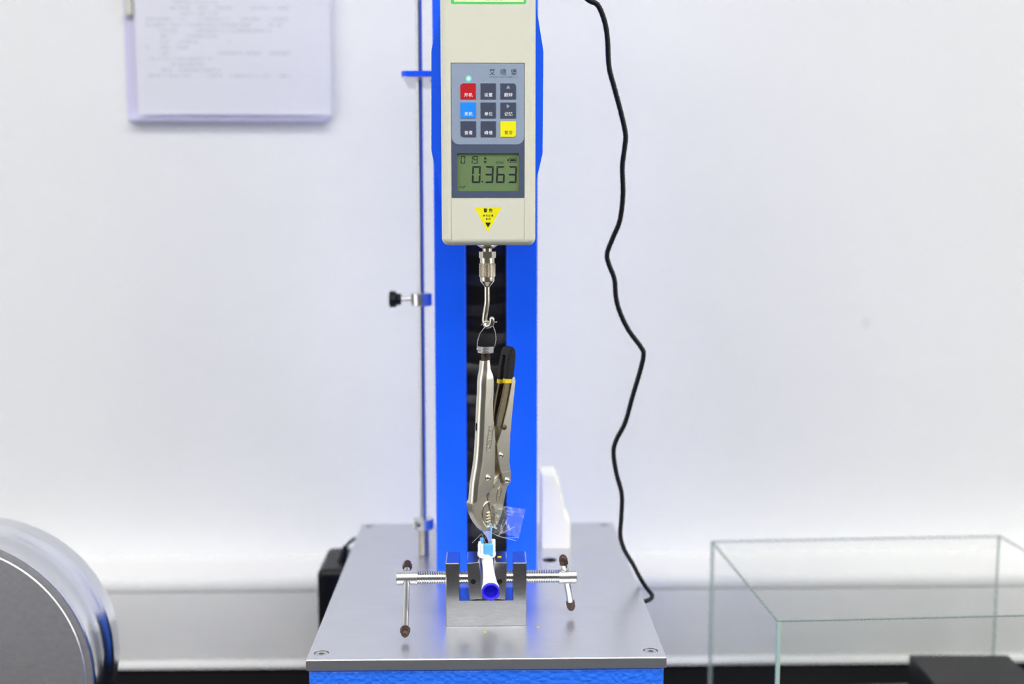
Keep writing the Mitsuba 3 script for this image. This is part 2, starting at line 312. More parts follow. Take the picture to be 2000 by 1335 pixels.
def plate_fn(p, n, uv):
    g = noise(p.x * 60, p.y * 2500, p.z * 100) - 0.5
    w = fbm(p.x * 30, p.y * 30) - 0.5
    return mi.Color3f(0.70, 0.71, 0.74) * (1 + 0.05 * g + 0.06 * w)
pr('mat_plate', mikit.proc(plate_fn), 0.32, 0.9)
def blue_bump(p, n, uv):
    return fbm(p.x * 420, p.y * 420, p.z * 420)
BLUE = lin(0.0035, 0.105, 0.93)
pr('mat_blue', BLUE, 0.33, specular=0.45)
bump('mat_blue_rough', {'type': 'principled', 'base_color': lin(0.03, 0.19, 0.98), 'roughness': 0.25, 'specular': 0.5}, blue_bump, 0.0010)
pr('mat_bellows', lin(0.004, 0.004, 0.005), 0.28, specular=0.45)
pr('mat_steel', lin(0.62, 0.62, 0.61), 0.2, 1.0)
pr('mat_chrome', lin(0.72, 0.72, 0.70), 0.13, 1.0)
def brushed(p, n, uv):
    return mi.Color3f(0.64, 0.64, 0.63) * (0.86 + 0.28 * fbm(p.x * 250, p.y * 90, p.z * 900))
pr('mat_vise', mikit.proc(brushed), 0.2, 1.0)
pr('mat_nickel', lin(0.66, 0.61, 0.50), 0.24, 1.0)
def cast(p, n, uv):
    return fbm(p.x * 2200, p.y * 2200, p.z * 2200)
bump('mat_pliers', {'type': 'principled', 'base_color': lin(0.74, 0.70, 0.575), 'roughness': 0.27, 'metallic': 1.0}, cast, 0.000028, 1e-4)
bump('mat_rough_bar', {'type': 'principled', 'base_color': lin(0.20, 0.165, 0.10), 'roughness': 0.3, 'metallic': 1.0}, cast, 0.00022, 1e-4)
pr('mat_jaw', lin(0.74, 0.69, 0.54), 0.3, 1.0)
pr('mat_dark_thread', lin(0.16, 0.13, 0.09), 0.4, 1.0)
pr('mat_alu', lin(0.78, 0.78, 0.77), 0.28, 1.0)
pr('mat_silver', lin(0.80, 0.81, 0.84), 0.2, 1.0)
def drum_face(p, n, uv):
    return mi.Color3f(0.60, 0.60, 0.62) * (0.9 + 0.2 * fbm(p.x * 300, p.y * 300, p.z * 300))
pr('mat_drum_face', mikit.proc(drum_face), 0.36, 0.75)
pr('mat_bronze', lin(0.07, 0.042, 0.03), 0.33, 0.5)
pr('mat_black', lin(0.006, 0.006, 0.007), 0.4, specular=0.3)
pr('mat_rubber', lin(0.010, 0.010, 0.011), 0.55, specular=0.3)
pr('mat_yellow', rgb(236, 205, 20), 0.5)
def cream_bump(p, n, uv):
    return fbm(p.x * 1500, p.y * 1500, p.z * 1500)
bump('mat_cream', {'type': 'principled', 'base_color': rgb(213, 212, 194), 'roughness': 0.42, 'specular': 0.4}, cream_bump, 0.00005, 1e-4)
pr('mat_keypad', rgb(142, 156, 176), 0.4)
pr('mat_slate', rgb(72, 83, 106), 0.4)
pr('mat_key_dark', rgb(66, 72, 92), 0.35)
pr('mat_key_red', rgb(188, 20, 30), 0.35)
pr('mat_key_blue', rgb(28, 138, 255), 0.35)
pr('mat_key_yellow', rgb(240, 232, 12), 0.35)
pr('mat_lcd', rgb(104, 128, 84), 0.35)
pr('mat_ink', rgb(18, 24, 30), 0.5)
pr('mat_ink_blue', rgb(52, 62, 80), 0.5)
pr('mat_print_white', rgb(240, 240, 240), 0.5)
pr('mat_print_grey', rgb(150, 156, 172), 0.5)
pr('mat_print_olive', rgb(92, 80, 10), 0.5)
pr('mat_sticker_yellow', rgb(238, 228, 10), 0.4)
pr('mat_sticker_green', rgb(86, 205, 100), 0.4)
pr('mat_sticker_pale', rgb(232, 246, 190), 0.4)
pr('mat_white', rgb(244, 244, 244), 0.35)
pr('mat_nylon', rgb(250, 246, 224), 0.4)
pr('mat_bristle_white', rgb(240, 246, 240), 0.45)
pr('mat_bristle_blue', rgb(92, 178, 240), 0.45)
pr('mat_strand', lin(0.45, 0.47, 0.52), 0.3)
pr('mat_tuft_pale', rgb(168, 174, 228), 0.4)
pr('mat_tuft', rgb(130, 180, 226), 0.4)
pr('mat_ring', lin(0.045, 0.03, 0.80), 0.4)
pr('mat_acrylic', rgb(214, 210, 236), 0.2)
pr('mat_clip', rgb(206, 206, 190), 0.4)
def paper_fn(p, n, uv):
    row = dr.floor((p.z - 0.4) / 0.0058)
    v = (p.z - 0.4) / 0.0058 - row
    r1, r2 = cell_rand(row, 3), cell_rand(row, 9)
    x = (p.x + 0.356) / 0.150
    inside = (x > dr.select(r1 > 0.45, 0.10, 0.0)) & (x < dr.select(r2 > 0.62, 0.40 + 0.2 * r1, 1.0)) & (row > 7)
    word = smoothstep(0.30, 0.46, noise(p.x * 95, row * 7.3)) * smoothstep(0.28, 0.36, noise(p.x * 900, row * 3.1))
    line = smoothstep(0.22, 0.32, v) * smoothstep(0.78, 0.68, v)
    return mix((0.70, 0.70, 0.745), (0.50, 0.50, 0.56), dr.select(inside, word * line * 0.75, 0.0))
pr('mat_paper', mikit.proc(paper_fn), 0.6)
scene['mat_glass'] = {'type': 'thindielectric', 'int_ior': 1.5, 'specular_transmittance': lin(0.978, 0.988, 0.978)}
pr('mat_glass_edge', rgb(126, 140, 131), 0.3, specular=0.2)
pr('mat_glass_corner', rgb(166, 184, 172), 0.3, specular=0.2)
scene['mat_glass_floor'] = {'type': 'thindielectric', 'int_ior': 1.2}
pr('mat_glass_edge_light', rgb(178, 204, 189), 0.2)
scene['mat_clear_sheet'] = {'type': 'thindielectric', 'int_ior': 1.49}
scene['mat_film'] = {'type': 'blendbsdf', 'weight': 0.09, 'bsdf_0': {'type': 'thindielectric', 'int_ior': 1.6}, 'bsdf_1': {'type': 'twosided', 'bsdf': {'type': 'diffuse', 'reflectance': lin(0.85, 0.86, 0.9)}}}
pr('mat_panel_frame', lin(0.8, 0.8, 0.8), 0.5)

# ------------------------------------------------------------------ the room
BENCH = -170.0
struct('wall_back', box(-2600, 2600, 478, 560, -920, 1000 * CEILING_Z), 'mat_wall', 'white painted wall behind the test stand')
struct('wall_left', box(-2680, -2600, -3200, 560, -920, 1000 * CEILING_Z), 'mat_room')
struct('wall_right', box(2600, 2680, -3200, 560, -920, 1000 * CEILING_Z), 'mat_room_dim')
struct('wall_front', box(-2680, 2680, -3280, -3200, -920, 1000 * CEILING_Z), 'mat_room_front')
struct('floor', box(-2680, 2680, -3280, 560, -980, -920), 'mat_floor')
struct('ceiling', box(-2680, 2680, -3280, 560, 1000 * CEILING_Z, 1000 * CEILING_Z + 60), 'mat_ceiling')
for i, (x, y) in enumerate(PANELS):
    k = 'ceiling_light' if i == 0 else 'ceiling_light_%03d' % i
    X, Y, Z = x * 1000, y * 1000, CEILING_Z * 1000
    fr = tm(mbox(X - 620, X + 620, Y - 320, Y + 320, Z - 22, Z) - mbox(X - 600, X + 600, Y - 300, Y + 300, Z - 23, Z - 8))
    add(k + '__frame', fr, 'mat_panel_frame')
    q = trimesh.Trimesh(np.array([[x - .6, y - .3, CEILING_Z - .012], [x + .6, y - .3, CEILING_Z - .012], [x + .6, y + .3, CEILING_Z - .012], [x - .6, y + .3, CEILING_Z - .012]]), [[0, 2, 1], [0, 3, 2]], process=False)
    scene[k + '__diffuser'] = mikit.ply(q, 'mat_panel_frame', emitter={'type': 'area', 'radiance': lin(*LAMP)})
    thing(k, 'flat white ceiling light panel, %s of the %s row' % (('left', 'middle', 'right')[i % 3], ('nearer', 'farther')[i // 3]), 'ceiling light', 'ceiling light panels')

for n, sx in ((1, 1), (2, -1)):
    x = sx * 2600
    zl = 0 if n == 1 else -760
    fr = mbox(min(x, x - sx * 30), max(x, x - sx * 30), -2100, -300, zl, 1250)
    for y0, y1 in ((-2060, -1220), (-1180, -340)):
        fr = fr - mbox(x - 60, x + 60, y0, y1, zl + 40, 1210)
    struct('window_%d' % n, tm(fr), 'mat_panel_frame')
    for y0, y1 in ((-2060, -1220), (-1180, -340)):
        q = trimesh.Trimesh(np.array([[x - sx * 8, y0, zl + 40], [x - sx * 8, y1, zl + 40], [x - sx * 8, y1, 1210], [x - sx * 8, y0, 1210]]) * .001, [[0, 1, 2], [0, 2, 3]] if sx < 0 else [[0, 2, 1], [0, 3, 2]], process=False)
        k = 'window_%d__pane' % n
        k = k if k not in scene else k + '_001'
        q = q if q.face_normals[0][0] * sx < 0 else trimesh.Trimesh(q.vertices, q.faces[:, ::-1], process=False)
        scene[k] = mikit.ply(q, 'mat_panel_frame', emitter={'type': 'area', 'radiance': lin(*DAY[n])})
add('workbench__top', box(-1500, 1600, -260, 477, BENCH - 30, BENCH, 2), 'mat_bench')
add('workbench__cabinet', box(-1480, 1580, -220, 440, -919, BENCH - 30, 2), 'mat_cabinet')
thing('workbench', 'black topped workbench along the white wall', 'workbench')

# cable trunking along the wall: profile (y, z) drawn along x
def along_x(prof, x0, x1):
    M = np.eye(4); M[:3, :3] = [[0, 0, 1], [1, 0, 0], [0, 1, 0]]; M[0, 3] = x0
    return plate(prof, M, x1 - x0)
arc = [(399.4 + 7 - 7 * math.cos(a), -73.6 - 9 + 9 * math.sin(a)) for a in np.linspace(0.1, math.pi / 2, 7)]
add('cable_trunking__body', along_x([(401, BENCH + 4), (478, BENCH + 4), (478, -73.6)] + [(403.0, -73.6), (401, -84)], -1500, 1600), 'mat_trunking')
add('cable_trunking__lid', along_x([(399.4, -82.4)] + arc + [(477.8, -73.4), (477.8, -71.4), (404.5, -71.4), (400.5, -73), (398.2, -76.5), (397.4, -80), (397.4, -84.3), (401, -84.3)], -1500, 1600), 'mat_trunking', 30)
add('cable_trunking__front_cover', along_x([(401, -159), (401, -86), (399, -87), (398.2, -120), (398.6, -157)], -1500, 1600), 'mat_trunking', 30)
add('cable_trunking__foot_strip', along_x([(401, BENCH + 3), (401, -159.5), (396.5, -160.5), (393.5, -164), (393.2, BENCH + 3)], -1500, 1600), 'mat_trunking', 30)
add('cable_trunking__base_gap', box(-1500, 1600, 404, 477, BENCH, BENCH + 4), 'mat_black')
thing('cable_trunking', 'white plastic cable trunking running along the foot of the wall', 'cable trunking')

# ------------------------------------------------------------------ test stand
S = 'test_stand'
thing(S, 'blue motorised force test stand with a grey steel base plate and tall slotted column', 'test stand')
add(S + '__base_box', tm(rbox(-123.5, 123.8, 2.0, 345, BENCH, -8.0, 3.0)), 'mat_blue_rough', 40)
pl = man(box(-124.8, 125.0, 0, 347.8, -8, 0, 0.5))
screws = [(-115.8, 13.0), (115.6, 12.7), (-115.6, 338.0), (114.8, 339.0)]
for x, y in screws:
    pl = pl - m3.Manifold.cylinder(.006, .0052, .0052, 40).translate([x / 1000, y / 1000, -.0045])
pl = pl - m3.Manifold.cylinder(.02, .0063, .0063, 48).translate([.0555, .2253, -.0065])
bp = add(S + '__base_plate', tm(pl), 'mat_plate', 30)
part_label(bp, 'brushed grey steel plate')
add(bp + '__hole_lining', lathe([(6.25, -6.4), (6.25, -1.2), (6.15, -1.2), (6.15, -6.2), (0, -6.2), (0, -6.4), (6.25, -6.4)], (55.5, 225.3, 0)), 'mat_black')
for x, y in screws:
    h = m3.Manifold.cylinder(.0040, .0046, .0046, 40).translate([x / 1000, y / 1000, -.0045])
    h = h - m3.Manifold.cylinder(.003, .0021, .0021, 6).translate([x / 1000, y / 1000, -.0022])
    add(bp + '__screw', tm(h), 'mat_steel', 30)
slot = Polygon([(-43.2, 190), (-17.0, 190), (-17.0, 206), (16.8, 206), (16.8, 190), (42.8, 190), (42.8, 275), (-43.2, 275)]).buffer(-1.6).buffer(1.6, quad_segs=6)
add(S + '__column', plate(slot, np.eye(4), 640), 'mat_blue', 35)
# bellows: rounded folds, slightly uneven
prof, z = [], 0.5
k = 0
while z < 636:
    p = 25.5 + 2.2 * math.sin(k * 2.1)
    d = 3.2
    prof += [(203.5, z), (203.5 - d * .55, z + p * .25), (203.5 - d, z + p * .5), (203.5 - d * 0.95, z + p * .60), (203.5 - d * .3, z + p * .92)]
    z += p; k += 1
xs = np.linspace(-16.8, 16.6, 9)
rows = np.array(prof); V, Fc = [], []
for i, (y, zz) in enumerate(rows):
    for j, x in enumerate(xs):
        V.append((x, y + 0.5 * ((x / 17) ** 2), zz + 1.6 * math.sin(i * .9) * (x / 17) + 1.5 * (x / 17) ** 2))
nx = len(xs)
for i in range(len(rows) - 1):
    for j in range(nx - 1):
        a = i * nx + j
        Fc += [(a, a + 1, a + nx + 1), (a, a + nx + 1, a + nx)]
add(S + '__bellows', trimesh.Trimesh(np.array(V) * .001, Fc, process=False), 'mat_bellows', 50)
part_label(S + '__bellows', 'black folded bellows in the slot of the column')
# carriage behind the gauge
octo = Polygon([(-28, 297), (-33.2, 316.0), (-40.2, 352.7), (-39.6, 425.3), (-30.8, 461.3), (36.8, 461.6), (43.0, 424.8), (42.5, 350.2), (37.4, 328), (31.5, 300)])
add(S + '__carriage', cat(plate(octo, face_y(107), 8, 0.5), box(-15, 15, 107, 214, 310, 450, 1)), 'mat_blue')
# guide rod, its bracket, stop collars, spring
rx, ry = -57.2, 242.6
add(S + '__guide_rod', rod((rx - .1, ry, 0), (rx, ry, 640), 2.75, 32), 'mat_steel', 30)
br = Polygon([(-43.3, 210), (-66.5, 210), (-70.2, 213), (-70.2, 302), (-43.3, 302)])
M = np.eye(4); M[2, 3] = 419.2
rb = add(S + '__rod_bracket', plate(br, M, 4.6, .4), 'mat_blue')
M = np.eye(4); M[2, 3] = 418.6
add(rb + '__underside', plate(br.buffer(-.4).difference(sbox(-47.5, 225, -40, 310)), M, .7), 'mat_alu')
def collar(z0, z1, r, c=0.7):
    return lathe([(2.9, z0), (r - c, z0), (r, z0 + c), (r, z1 - c), (r - c, z1), (2.9, z1)], (rx, ry, 0), sections=56)
sc = add(S + '__stop_collar', collar(225.2, 236.4, 9.3), 'mat_alu', 30)
add(sc + '__clamp_screw', rod((rx - 9, ry, 231), (rx - 19, ry, 231), 2.0, 20), 'mat_steel', 30)
kn = [(0, 0), (4.2, 0), (5.0, .6), (5.0, 3.0), (5.6, 4.0), (7.2, 4.8), (7.2, 9.4), (6.4, 10.4), (0, 10.8)]
add(sc + '__knob', lathe(kn, (rx - 17.6, ry, 231), (-1, 0, 0), 12), 'mat_black', 20)
lc = man(collar(24.6, 33.8, 9.2)) - m3.Manifold.cylinder(.012, .0016, .0016, 24).rotate([90, 0, 0]).translate([rx / 1000 - .0035, ry / 1000, .0298])
lk = add(S + '__stop_collar', tm(lc), 'mat_alu', 30)
add(lk + '__grub_hole', rod((rx - 3.5, ry - 8.2, 29.8), (rx - 3.5, ry - 5.5, 29.8), 1.55, 20, .05), 'mat_black')
coil = []
for t in np.linspace(0, 11 * 2 * math.pi, 11 * 22):
    coil.append((rx + 4.2 * math.cos(t), ry + 4.2 * math.sin(t), 0.9 + 23.2 * t / (22 * math.pi)))
add(S + '__spring', tube(coil, .85, 8), 'mat_nickel', True)
part_label(S + '__spring', 'coil spring under the lower collar of the guide rod')
add(S + '__cord_socket', rod((122.5, 152, -14), (127.6, 152, -13.6), 3.4, 24), 'mat_black', 30)

# ------------------------------------------------------------------ force gauge
G = 'force_gauge'
thing(G, 'cream digital force gauge with keypad and green display mounted on the blue column', 'force gauge')
body = rbox(-31.4, 35.8, 60, 98.9, 283.3, 520, 5.0, 32)
body = body - mbox(-24.2, 28.0, 58, 61.0, 316.9, 411.3) - mbox(-20.6, 24.6, 58, 62.9, 321.4, 348.9)
for x in (-24.35, 27.75):
    body = body - mbox(x - .22, x + .22, 58, 60.45, 270, 316.9)
gb = add(G + '__body', tm(body), 'mat_cream', 35)
YF = 60.0
win = rounded(-20.1, 24.1, 321.9, 348.4, 1.0)
slate = rounded(-23.95, 27.75, 317.1, 411.0, .6).difference(win)
sl = add(G + '__display_panel', plate(slate, face_y(61.0), .85, .1), 'mat_slate')
part_label(sl, 'dark slate panel framing the display')
kp = add(G + '__keypad', plate(rounded(-23.7, 27.5, 354.6, 410.8, 5.2, 'ab'), face_y(60.15), .25, .06), 'mat_keypad')
part_label(kp, 'grey blue keypad panel with nine keys')
# keys
cols, rws = [(-17.4, -6.5), (-3.2, 7.6), (10.8, 21.8)], [(386.1, 397.1), (372.9, 383.8), (359.8, 370.8)]
keys = [[('开机', 'mat_key_red', 'd', None), ('设置', 'mat_key_dark', '', None), ('翻转', 'mat_key_dark', 'c', 'up')],
        [('关机', 'mat_key_blue', '', None), ('单位', 'mat_key_dark', '', None), ('记忆', 'mat_key_dark', '', 'right')],
        [('查看', 'mat_key_dark', 'a', None), ('峰值', 'mat_key_dark', '', None), ('置零', 'mat_key_yellow', 'b', None)]]
for r, (z0, z1) in enumerate(rws):
    for c, (x0, x1) in enumerate(cols):
        text, m, cor, arrow = keys[r][c]
        k = add(G + '__key', plate(rounded(x0, x1, z0, z1, 2.2, cor), face_y(59.95), .75, .35), m)
        word = {'mat_key_red': 'red key', 'mat_key_blue': 'light blue key', 'mat_key_yellow': 'yellow key', 'mat_key_dark': 'dark grey key'}[m]
        part_label(k, '%s with two white Chinese characters' % word if m != 'mat_key_yellow' else 'yellow key with two dark Chinese characters')
        ink = 'mat_print_olive' if m == 'mat_key_yellow' else 'mat_print_white'
        add(k + '__legend', cjk(text, (x0 + x1) / 2 + .15, z0 + 1.55, 2.95, 59.25, .1, .12, .02), ink)
        if arrow:
            xc, zc = (x0 + x1) / 2, z1 - 2.6
            tri = [(xc - 1.5, zc - 1.1), (xc + 1.5, zc - 1.1), (xc, zc + 1.2)] if arrow == 'up' else [(xc - 1.1, zc - 1.5), (xc + 1.2, zc), (xc - 1.1, zc + 1.5)]
            add(k + '__arrow', plate(tri, face_y(59.25), .1), 'mat_print_grey')
add(kp + '__brand_lettering', cjk('艾德堡', 12.75, 402.6, 4.6, 59.95, .1, 3.0, .03), 'mat_ink')
add(kp + '__maker_lettering', latin('HANDPI INSTRUMENTS', 2.9, 401.0, 0.95, 59.95, .1, 20.2), 'mat_ink_blue')
led = (-11.6, 400.3)
add(G + '__indicator_light', lathe([(0, 1.0), (.7, .85), (1.15, .3), (1.3, 0)], (led[0], 59.9, led[1]), (0, -1, 0), 28), 'mat_key_dark', True,
    emitter={'type': 'area', 'radiance': lin(1.3, 1.0, 0.52)})
add(G + '__indicator_light__lens_ring', lathe([(1.3, 0), (1.3, .25), (2.3, .2), (2.5, 0), (1.3, 0)], (led[0], 59.9, led[1]), (0, -1, 0), 32), 'mat_slate', True,
    emitter={'type': 'area', 'radiance': lin(0.15, 0.80, 0.72)})
# display
ds = add(G + '__display', plate(win.buffer(.3), face_y(62.3), .5), 'mat_lcd')
def bar7(x, z, w, h, th, which, slant=.09):
    """One seven-segment digit as polygons."""
    g = th * .12; m = h / 2; segs = []
    hz = lambda zc: [(g + th * .1, zc), (th * .6, zc + th / 2), (w - th * .6, zc + th / 2), (w - g - th * .1, zc), (w - th * .6, zc - th / 2), (th * .6, zc - th / 2)]
    hor = {'a': [(g, h), (w - g, h), (w - th - g * .3, h - th), (th + g * .3, h - th)], 'g': hz(m), 'd': [(g, 0), (w - g, 0), (w - th - g * .3, th), (th + g * .3, th)]}
    ver = {'f': [(0, h - g), (th, h - th - g), (th, m + th * .5 + g), (0, m + g)], 'b': [(w, h - g), (w, m + g), (w - th, m + th * .5 + g), (w - th, h - th - g)],
           'e': [(0, g), (0, m - g), (th, m - th * .5 - g), (th, th + g)], 'c': [(w, g), (w - th, th + g), (w - th, m - th * .5 - g), (w, m - g)]}
    for s in which:
        pts = {**hor, **ver}[s]
        segs.append(Polygon([(x + a + slant * b * .4, z + b) for a, b in pts]).buffer(0))
    return segs
D = {'0': 'abcdef', '1': 'bc', '3': 'abgcd', '6': 'afgedc', '9': 'abcdfg'}
big = []
for ch, x in zip('0363', (-9.7, -.5, 7.55, 16.1)):
    big += bar7(x, 327.5, 6.1, 12.0, 1.25, D[ch])
big.append(sbox(-2.7, 328.0, -1.6, 329.1))
add(ds + '__reading', polys_mesh(big, 61.75, .08), 'mat_ink')
small = []
for ch, x in zip('019', (-17.5, -12.2, -8.6)):
    small += bar7(x, 341.2, 3.1, 5.4, .62, D[ch])
add(ds + '__count', polys_mesh(small, 61.75, .08), 'mat_ink')
sym = [Polygon([(-1.3, 344.2), (1.1, 344.2), (-.1, 346.3)]), Polygon([(-1.3, 343.1), (1.1, 343.1), (-.1, 341.0)])]
add(ds + '__arrows', polys_mesh(sym, 61.75, .08), 'mat_ink')
bat = [rounded(16.6, 22.6, 341.9, 345.3, .8).difference(rounded(17.0, 22.2, 342.3, 344.9, .6)), sbox(15.7, 342.8, 16.5, 344.4), sbox(17.6, 342.8, 21.7, 344.4)]
add(ds + '__battery_symbol', polys_mesh(bat, 61.75, .08), 'mat_ink')
add(ds + '__peak_lettering', latin('PEAK', 7.7, 341.0, 2.0, 61.75, .08, 5.4), 'mat_ink')
add(ds + '__unit_lettering', latin('kgf', -18.2, 324.0, 1.75, 61.75, .08, 4.0), 'mat_ink')
# stickers
ws = add(G + '__warning_sticker', plate([(-7.9, 310.5), (11.6, 310.5), (1.7, 292.7)], face_y(60.0), .12), 'mat_sticker_yellow')
part_label(ws, 'yellow triangular warning sticker pointing down')
add(ws + '__title', cjk('警告', 1.9, 306.7, 2.9, 59.88, .06, .9, .08), 'mat_ink')
add(ws + '__small_print', cat(cjk('请勿过载', 1.85, 303.7, 1.5, 59.88, .06, .5, .05), cjk('使用', 1.85, 301.3, 1.5, 59.88, .06, .5, .05)), 'mat_ink')
add(ws + '__arrow', plate([(-.3, 299.6), (3.9, 299.6), (1.8, 296.0)], face_y(59.88), .06), 'mat_ink')
ls = add(G + '__label_sticker', plate(rounded(-23.8, 28.9, 451.4, 490, 1.4), face_y(60.0), .12), 'mat_sticker_green')
part_label(ls, 'pale label with a green border at the top of the gauge')
add(ls + '__label_field', plate(sbox(-21.4, 453.0, 27.2, 488), face_y(59.88), .05), 'mat_sticker_pale')
add(ls + '__small_print', cat(*[plate(sbox(a, 454.1, a + w, 454.9), face_y(59.83), .04) for a, w in ((-19.5, 1.8), (-17.2, 1.2), (-15.4, 2.2), (-10.5, 1.4), (-8.6, 1.9), (1.0, 2.4), (4.0, 1.2), (5.8, 2.0), (8.4, 1.5), (10.6, 2.2))]), 'mat_print_grey')
add(G + '__spindle', lathe([(0, 276), (3.4, 276), (3.4, 280.6), (4.6, 280.6), (6.6, 282.0), (7.4, 282.6), (7.4, 284.5), (0, 284.5)], (1.2, 78, 0)), 'mat_nickel', 30)

# ------------------------------------------------------------------ hook screwed under the gauge
K = 'hook_adapter'
thing(K, 'nickel plated knurled hook adapter screwed under the cream force gauge', 'hook')
hexn = m3.Manifold.cylinder(.0046, .0062, .0062, 6).translate([.0013, .078, .2737]) ^ m3.Manifold.sphere(.0068, 64).scale([1, 1, .9]).translate([.0013, .078, .2760])
add(K + '__lock_nut', tm(hexn), 'mat_nickel', 12)
ax = (1.1, 78, 0)
add(K + '__shank', lathe([(0, 269.6), (5.3, 269.6), (5.3, 273.8), (0, 273.8)], ax), 'mat_nickel', 30)
add(K + '__knurled_sleeve', knurl(5.95, 259.6, 269.8, ax, (0, 0, 1), 24, 5, .65), 'mat_nickel', 25)
add(K + '__nose', lathe([(0, 252.4), (2.2, 252.4), (2.4, 253.2), (5.1, 256.2), (5.3, 256.8), (5.3, 259.7), (0, 259.7)], ax), 'mat_nickel', 30)
hk = spline([(.9, 78, 253), (.9, 78, 246), (.8, 78, 241), (.1, 78, 236), (-.7, 78.2, 231), (-.9, 78.2, 227.5), (-.1, 77.2, 224.6), (1.6, 75.8, 223.6), (3.6, 74.2, 224.8), (4.4, 73.4, 227.6), (4.4, 73.4, 231.0)], 8)
rr = np.full(len(hk), 1.95); rr[-1] = .5; rr[-2] = 1.2; rr[-3] = 1.6; rr[-4] = 1.85
add(K + '__hook', tube(hk, rr, 18), 'mat_nickel', True)

# wire loop
wl = spline([(-3.6, 76.4, 224.2), (-1.6, 76.0, 225.9), (.3, 75.4, 226.9), (2.2, 74.2, 227.2), (3.0, 77.0, 226.8), (1.8, 78.6, 226.0), (.6, 78.0, 225.0), (-1.6, 77.2, 221.6), (-4.4, 77, 217.8), (-6.2, 76.6, 211.5), (-6.5, 76.6, 207.6), (-6.3, 76.4, 205.6), (-3.6, 84.2, 204.6), (2.2, 84.8, 204.7), (5.6, 79.4, 206.4), (7.0, 78.4, 210.5), (7.4, 78, 214.5), (6.7, 77.6, 219.4), (5.2, 77, 223.4), (3.4, 76.6, 226.2), (1.4, 76.4, 227.6)], 8)
tail = spline([(1.0, 75.9, 227.4), (4.4, 76.9, 226.9), (6.0, 77.2, 226.5), (8.4, 77.2, 226.6)], 6)
add('wire_loop', cat(tube(wl, .33, 8), tube(tail, .33, 8)), 'mat_steel', True)
thing('wire_loop', 'thin steel wire loop tied between the hook and the knurled screw of the pliers', 'wire')

# ------------------------------------------------------------------ locking pliers
# u runs from the spine of the fixed handle to the loose handle, w across the tool towards the viewer's right, z up
PC, PS, OY = math.cos(math.radians(35)), math.sin(math.radians(35)), 79.5
def uw(u, w, z):
    return (u * PC + w * PS, OY + u * PS - w * PC, z)
def uz_plane(w):
    """Local x, y, z to u, z, w."""
    M = np.eye(4); M[:3, 0], M[:3, 1], M[:3, 2] = [PC, PS, 0], [0, 0, 1], [PS, -PC, 0]
    M[:3, 3] = [w * PS, OY - w * PC, 0]
    return M
L = 'locking_pliers'
thing(L, 'nickel plated locking pliers hanging from the hook, black tipped release lever', 'pliers')
HANDLE = [(-4.31, 197.79, 0.56, 198.39), (-4.79, 194.38, 1.02, 194.92), (-5.26, 190.58, 1.47, 191.06), (-6.19, 186.82, 3.09, 187.1), (-6.9, 181.89, 3.77, 182.06), (-7.16, 174.22, 3.53, 174.41), (-7.89, 164.66, 3.05, 164.83), (-8.39, 155.06, 3.27, 155.17),
          (-8.88, 145.44, 4.42, 145.37), (-9.62, 133.89, 5.11, 133.64), (-10.82, 122.38, 4.86, 121.99), (-12.71, 112.89, 4.37, 112.29), (-14.12, 105.0, 3.19, 105.3), (-15.4, 91.6, 1.3, 100.4)]
def ring(uL, zL, uR, zR, hw, r):
    pts = []
    rs = min(r, hw * .98)
    for cw, a0 in ((hw - rs, 90), (-hw + rs, 180)):      # spine corners
        for k in range(9):
            a = math.radians(a0 + 90 * k / 8)
            pts.append((uL + rs + rs * math.cos(a), cw + rs * math.sin(a)))
    r2 = .6
    for cw, a0 in ((-hw + r2, 270), (hw - r2, 0)):
        for k in range(3):
            a = math.radians(a0 + 90 * k / 2)
            pts.append((uR - r2 + r2 * math.cos(a), cw + r2 * math.sin(a)))
    return [uw(u, w, zL + (zR - zL) * (u - uL) / (uR - uL)) for u, w in pts]
hs = np.array(HANDLE); rings = []
for i in range(len(hs) - 1):
    n = 5
    for k in range(n if i < len(hs) - 2 else n + 1):
        t = k / n
        a, b, c, d = hs[max(i - 1, 0)], hs[i], hs[i + 1], hs[min(i + 2, len(hs) - 1)]
        q = 0.5 * (2 * b + (c - a) * t + (2 * a - 5 * b + 4 * c - d) * t * t + (3 * b - a - 3 * c + d) * t ** 3)
        neck = smooth = min(1.0, max(0.0, (i + t) / 3.5))
        rings.append(ring(*q, 4.2 + 0.8 * neck, 3.4 + 1.2 * neck))
hb = man(loft(rings))
c0 = np.array(uw(-10.0, -0.4, 148.5)) * .001
slot_cut = m3.Manifold.hull(m3.Manifold.cylinder(.008, .0011, .0011, 20).rotate([0, 90, 0]).translate([0, 0, .0020]) + m3.Manifold.cylinder(.008, .0011, .0011, 20).rotate([0, 90, 0]).translate([0, 0, -.0020]))
hb = hb - slot_cut.rotate([0, 0, 35]).translate(c0.tolist())
fh = add(L + '__fixed_handle', tm(hb), 'mat_pliers', 40)
add(fh + '__slot_lining', tm(slot_cut.scale([.42, 1.0, 1.0]).rotate([0, 0, 35]).translate((np.array(uw(-8.0, -0.4, 148.5)) * .001).tolist())), 'mat_black')
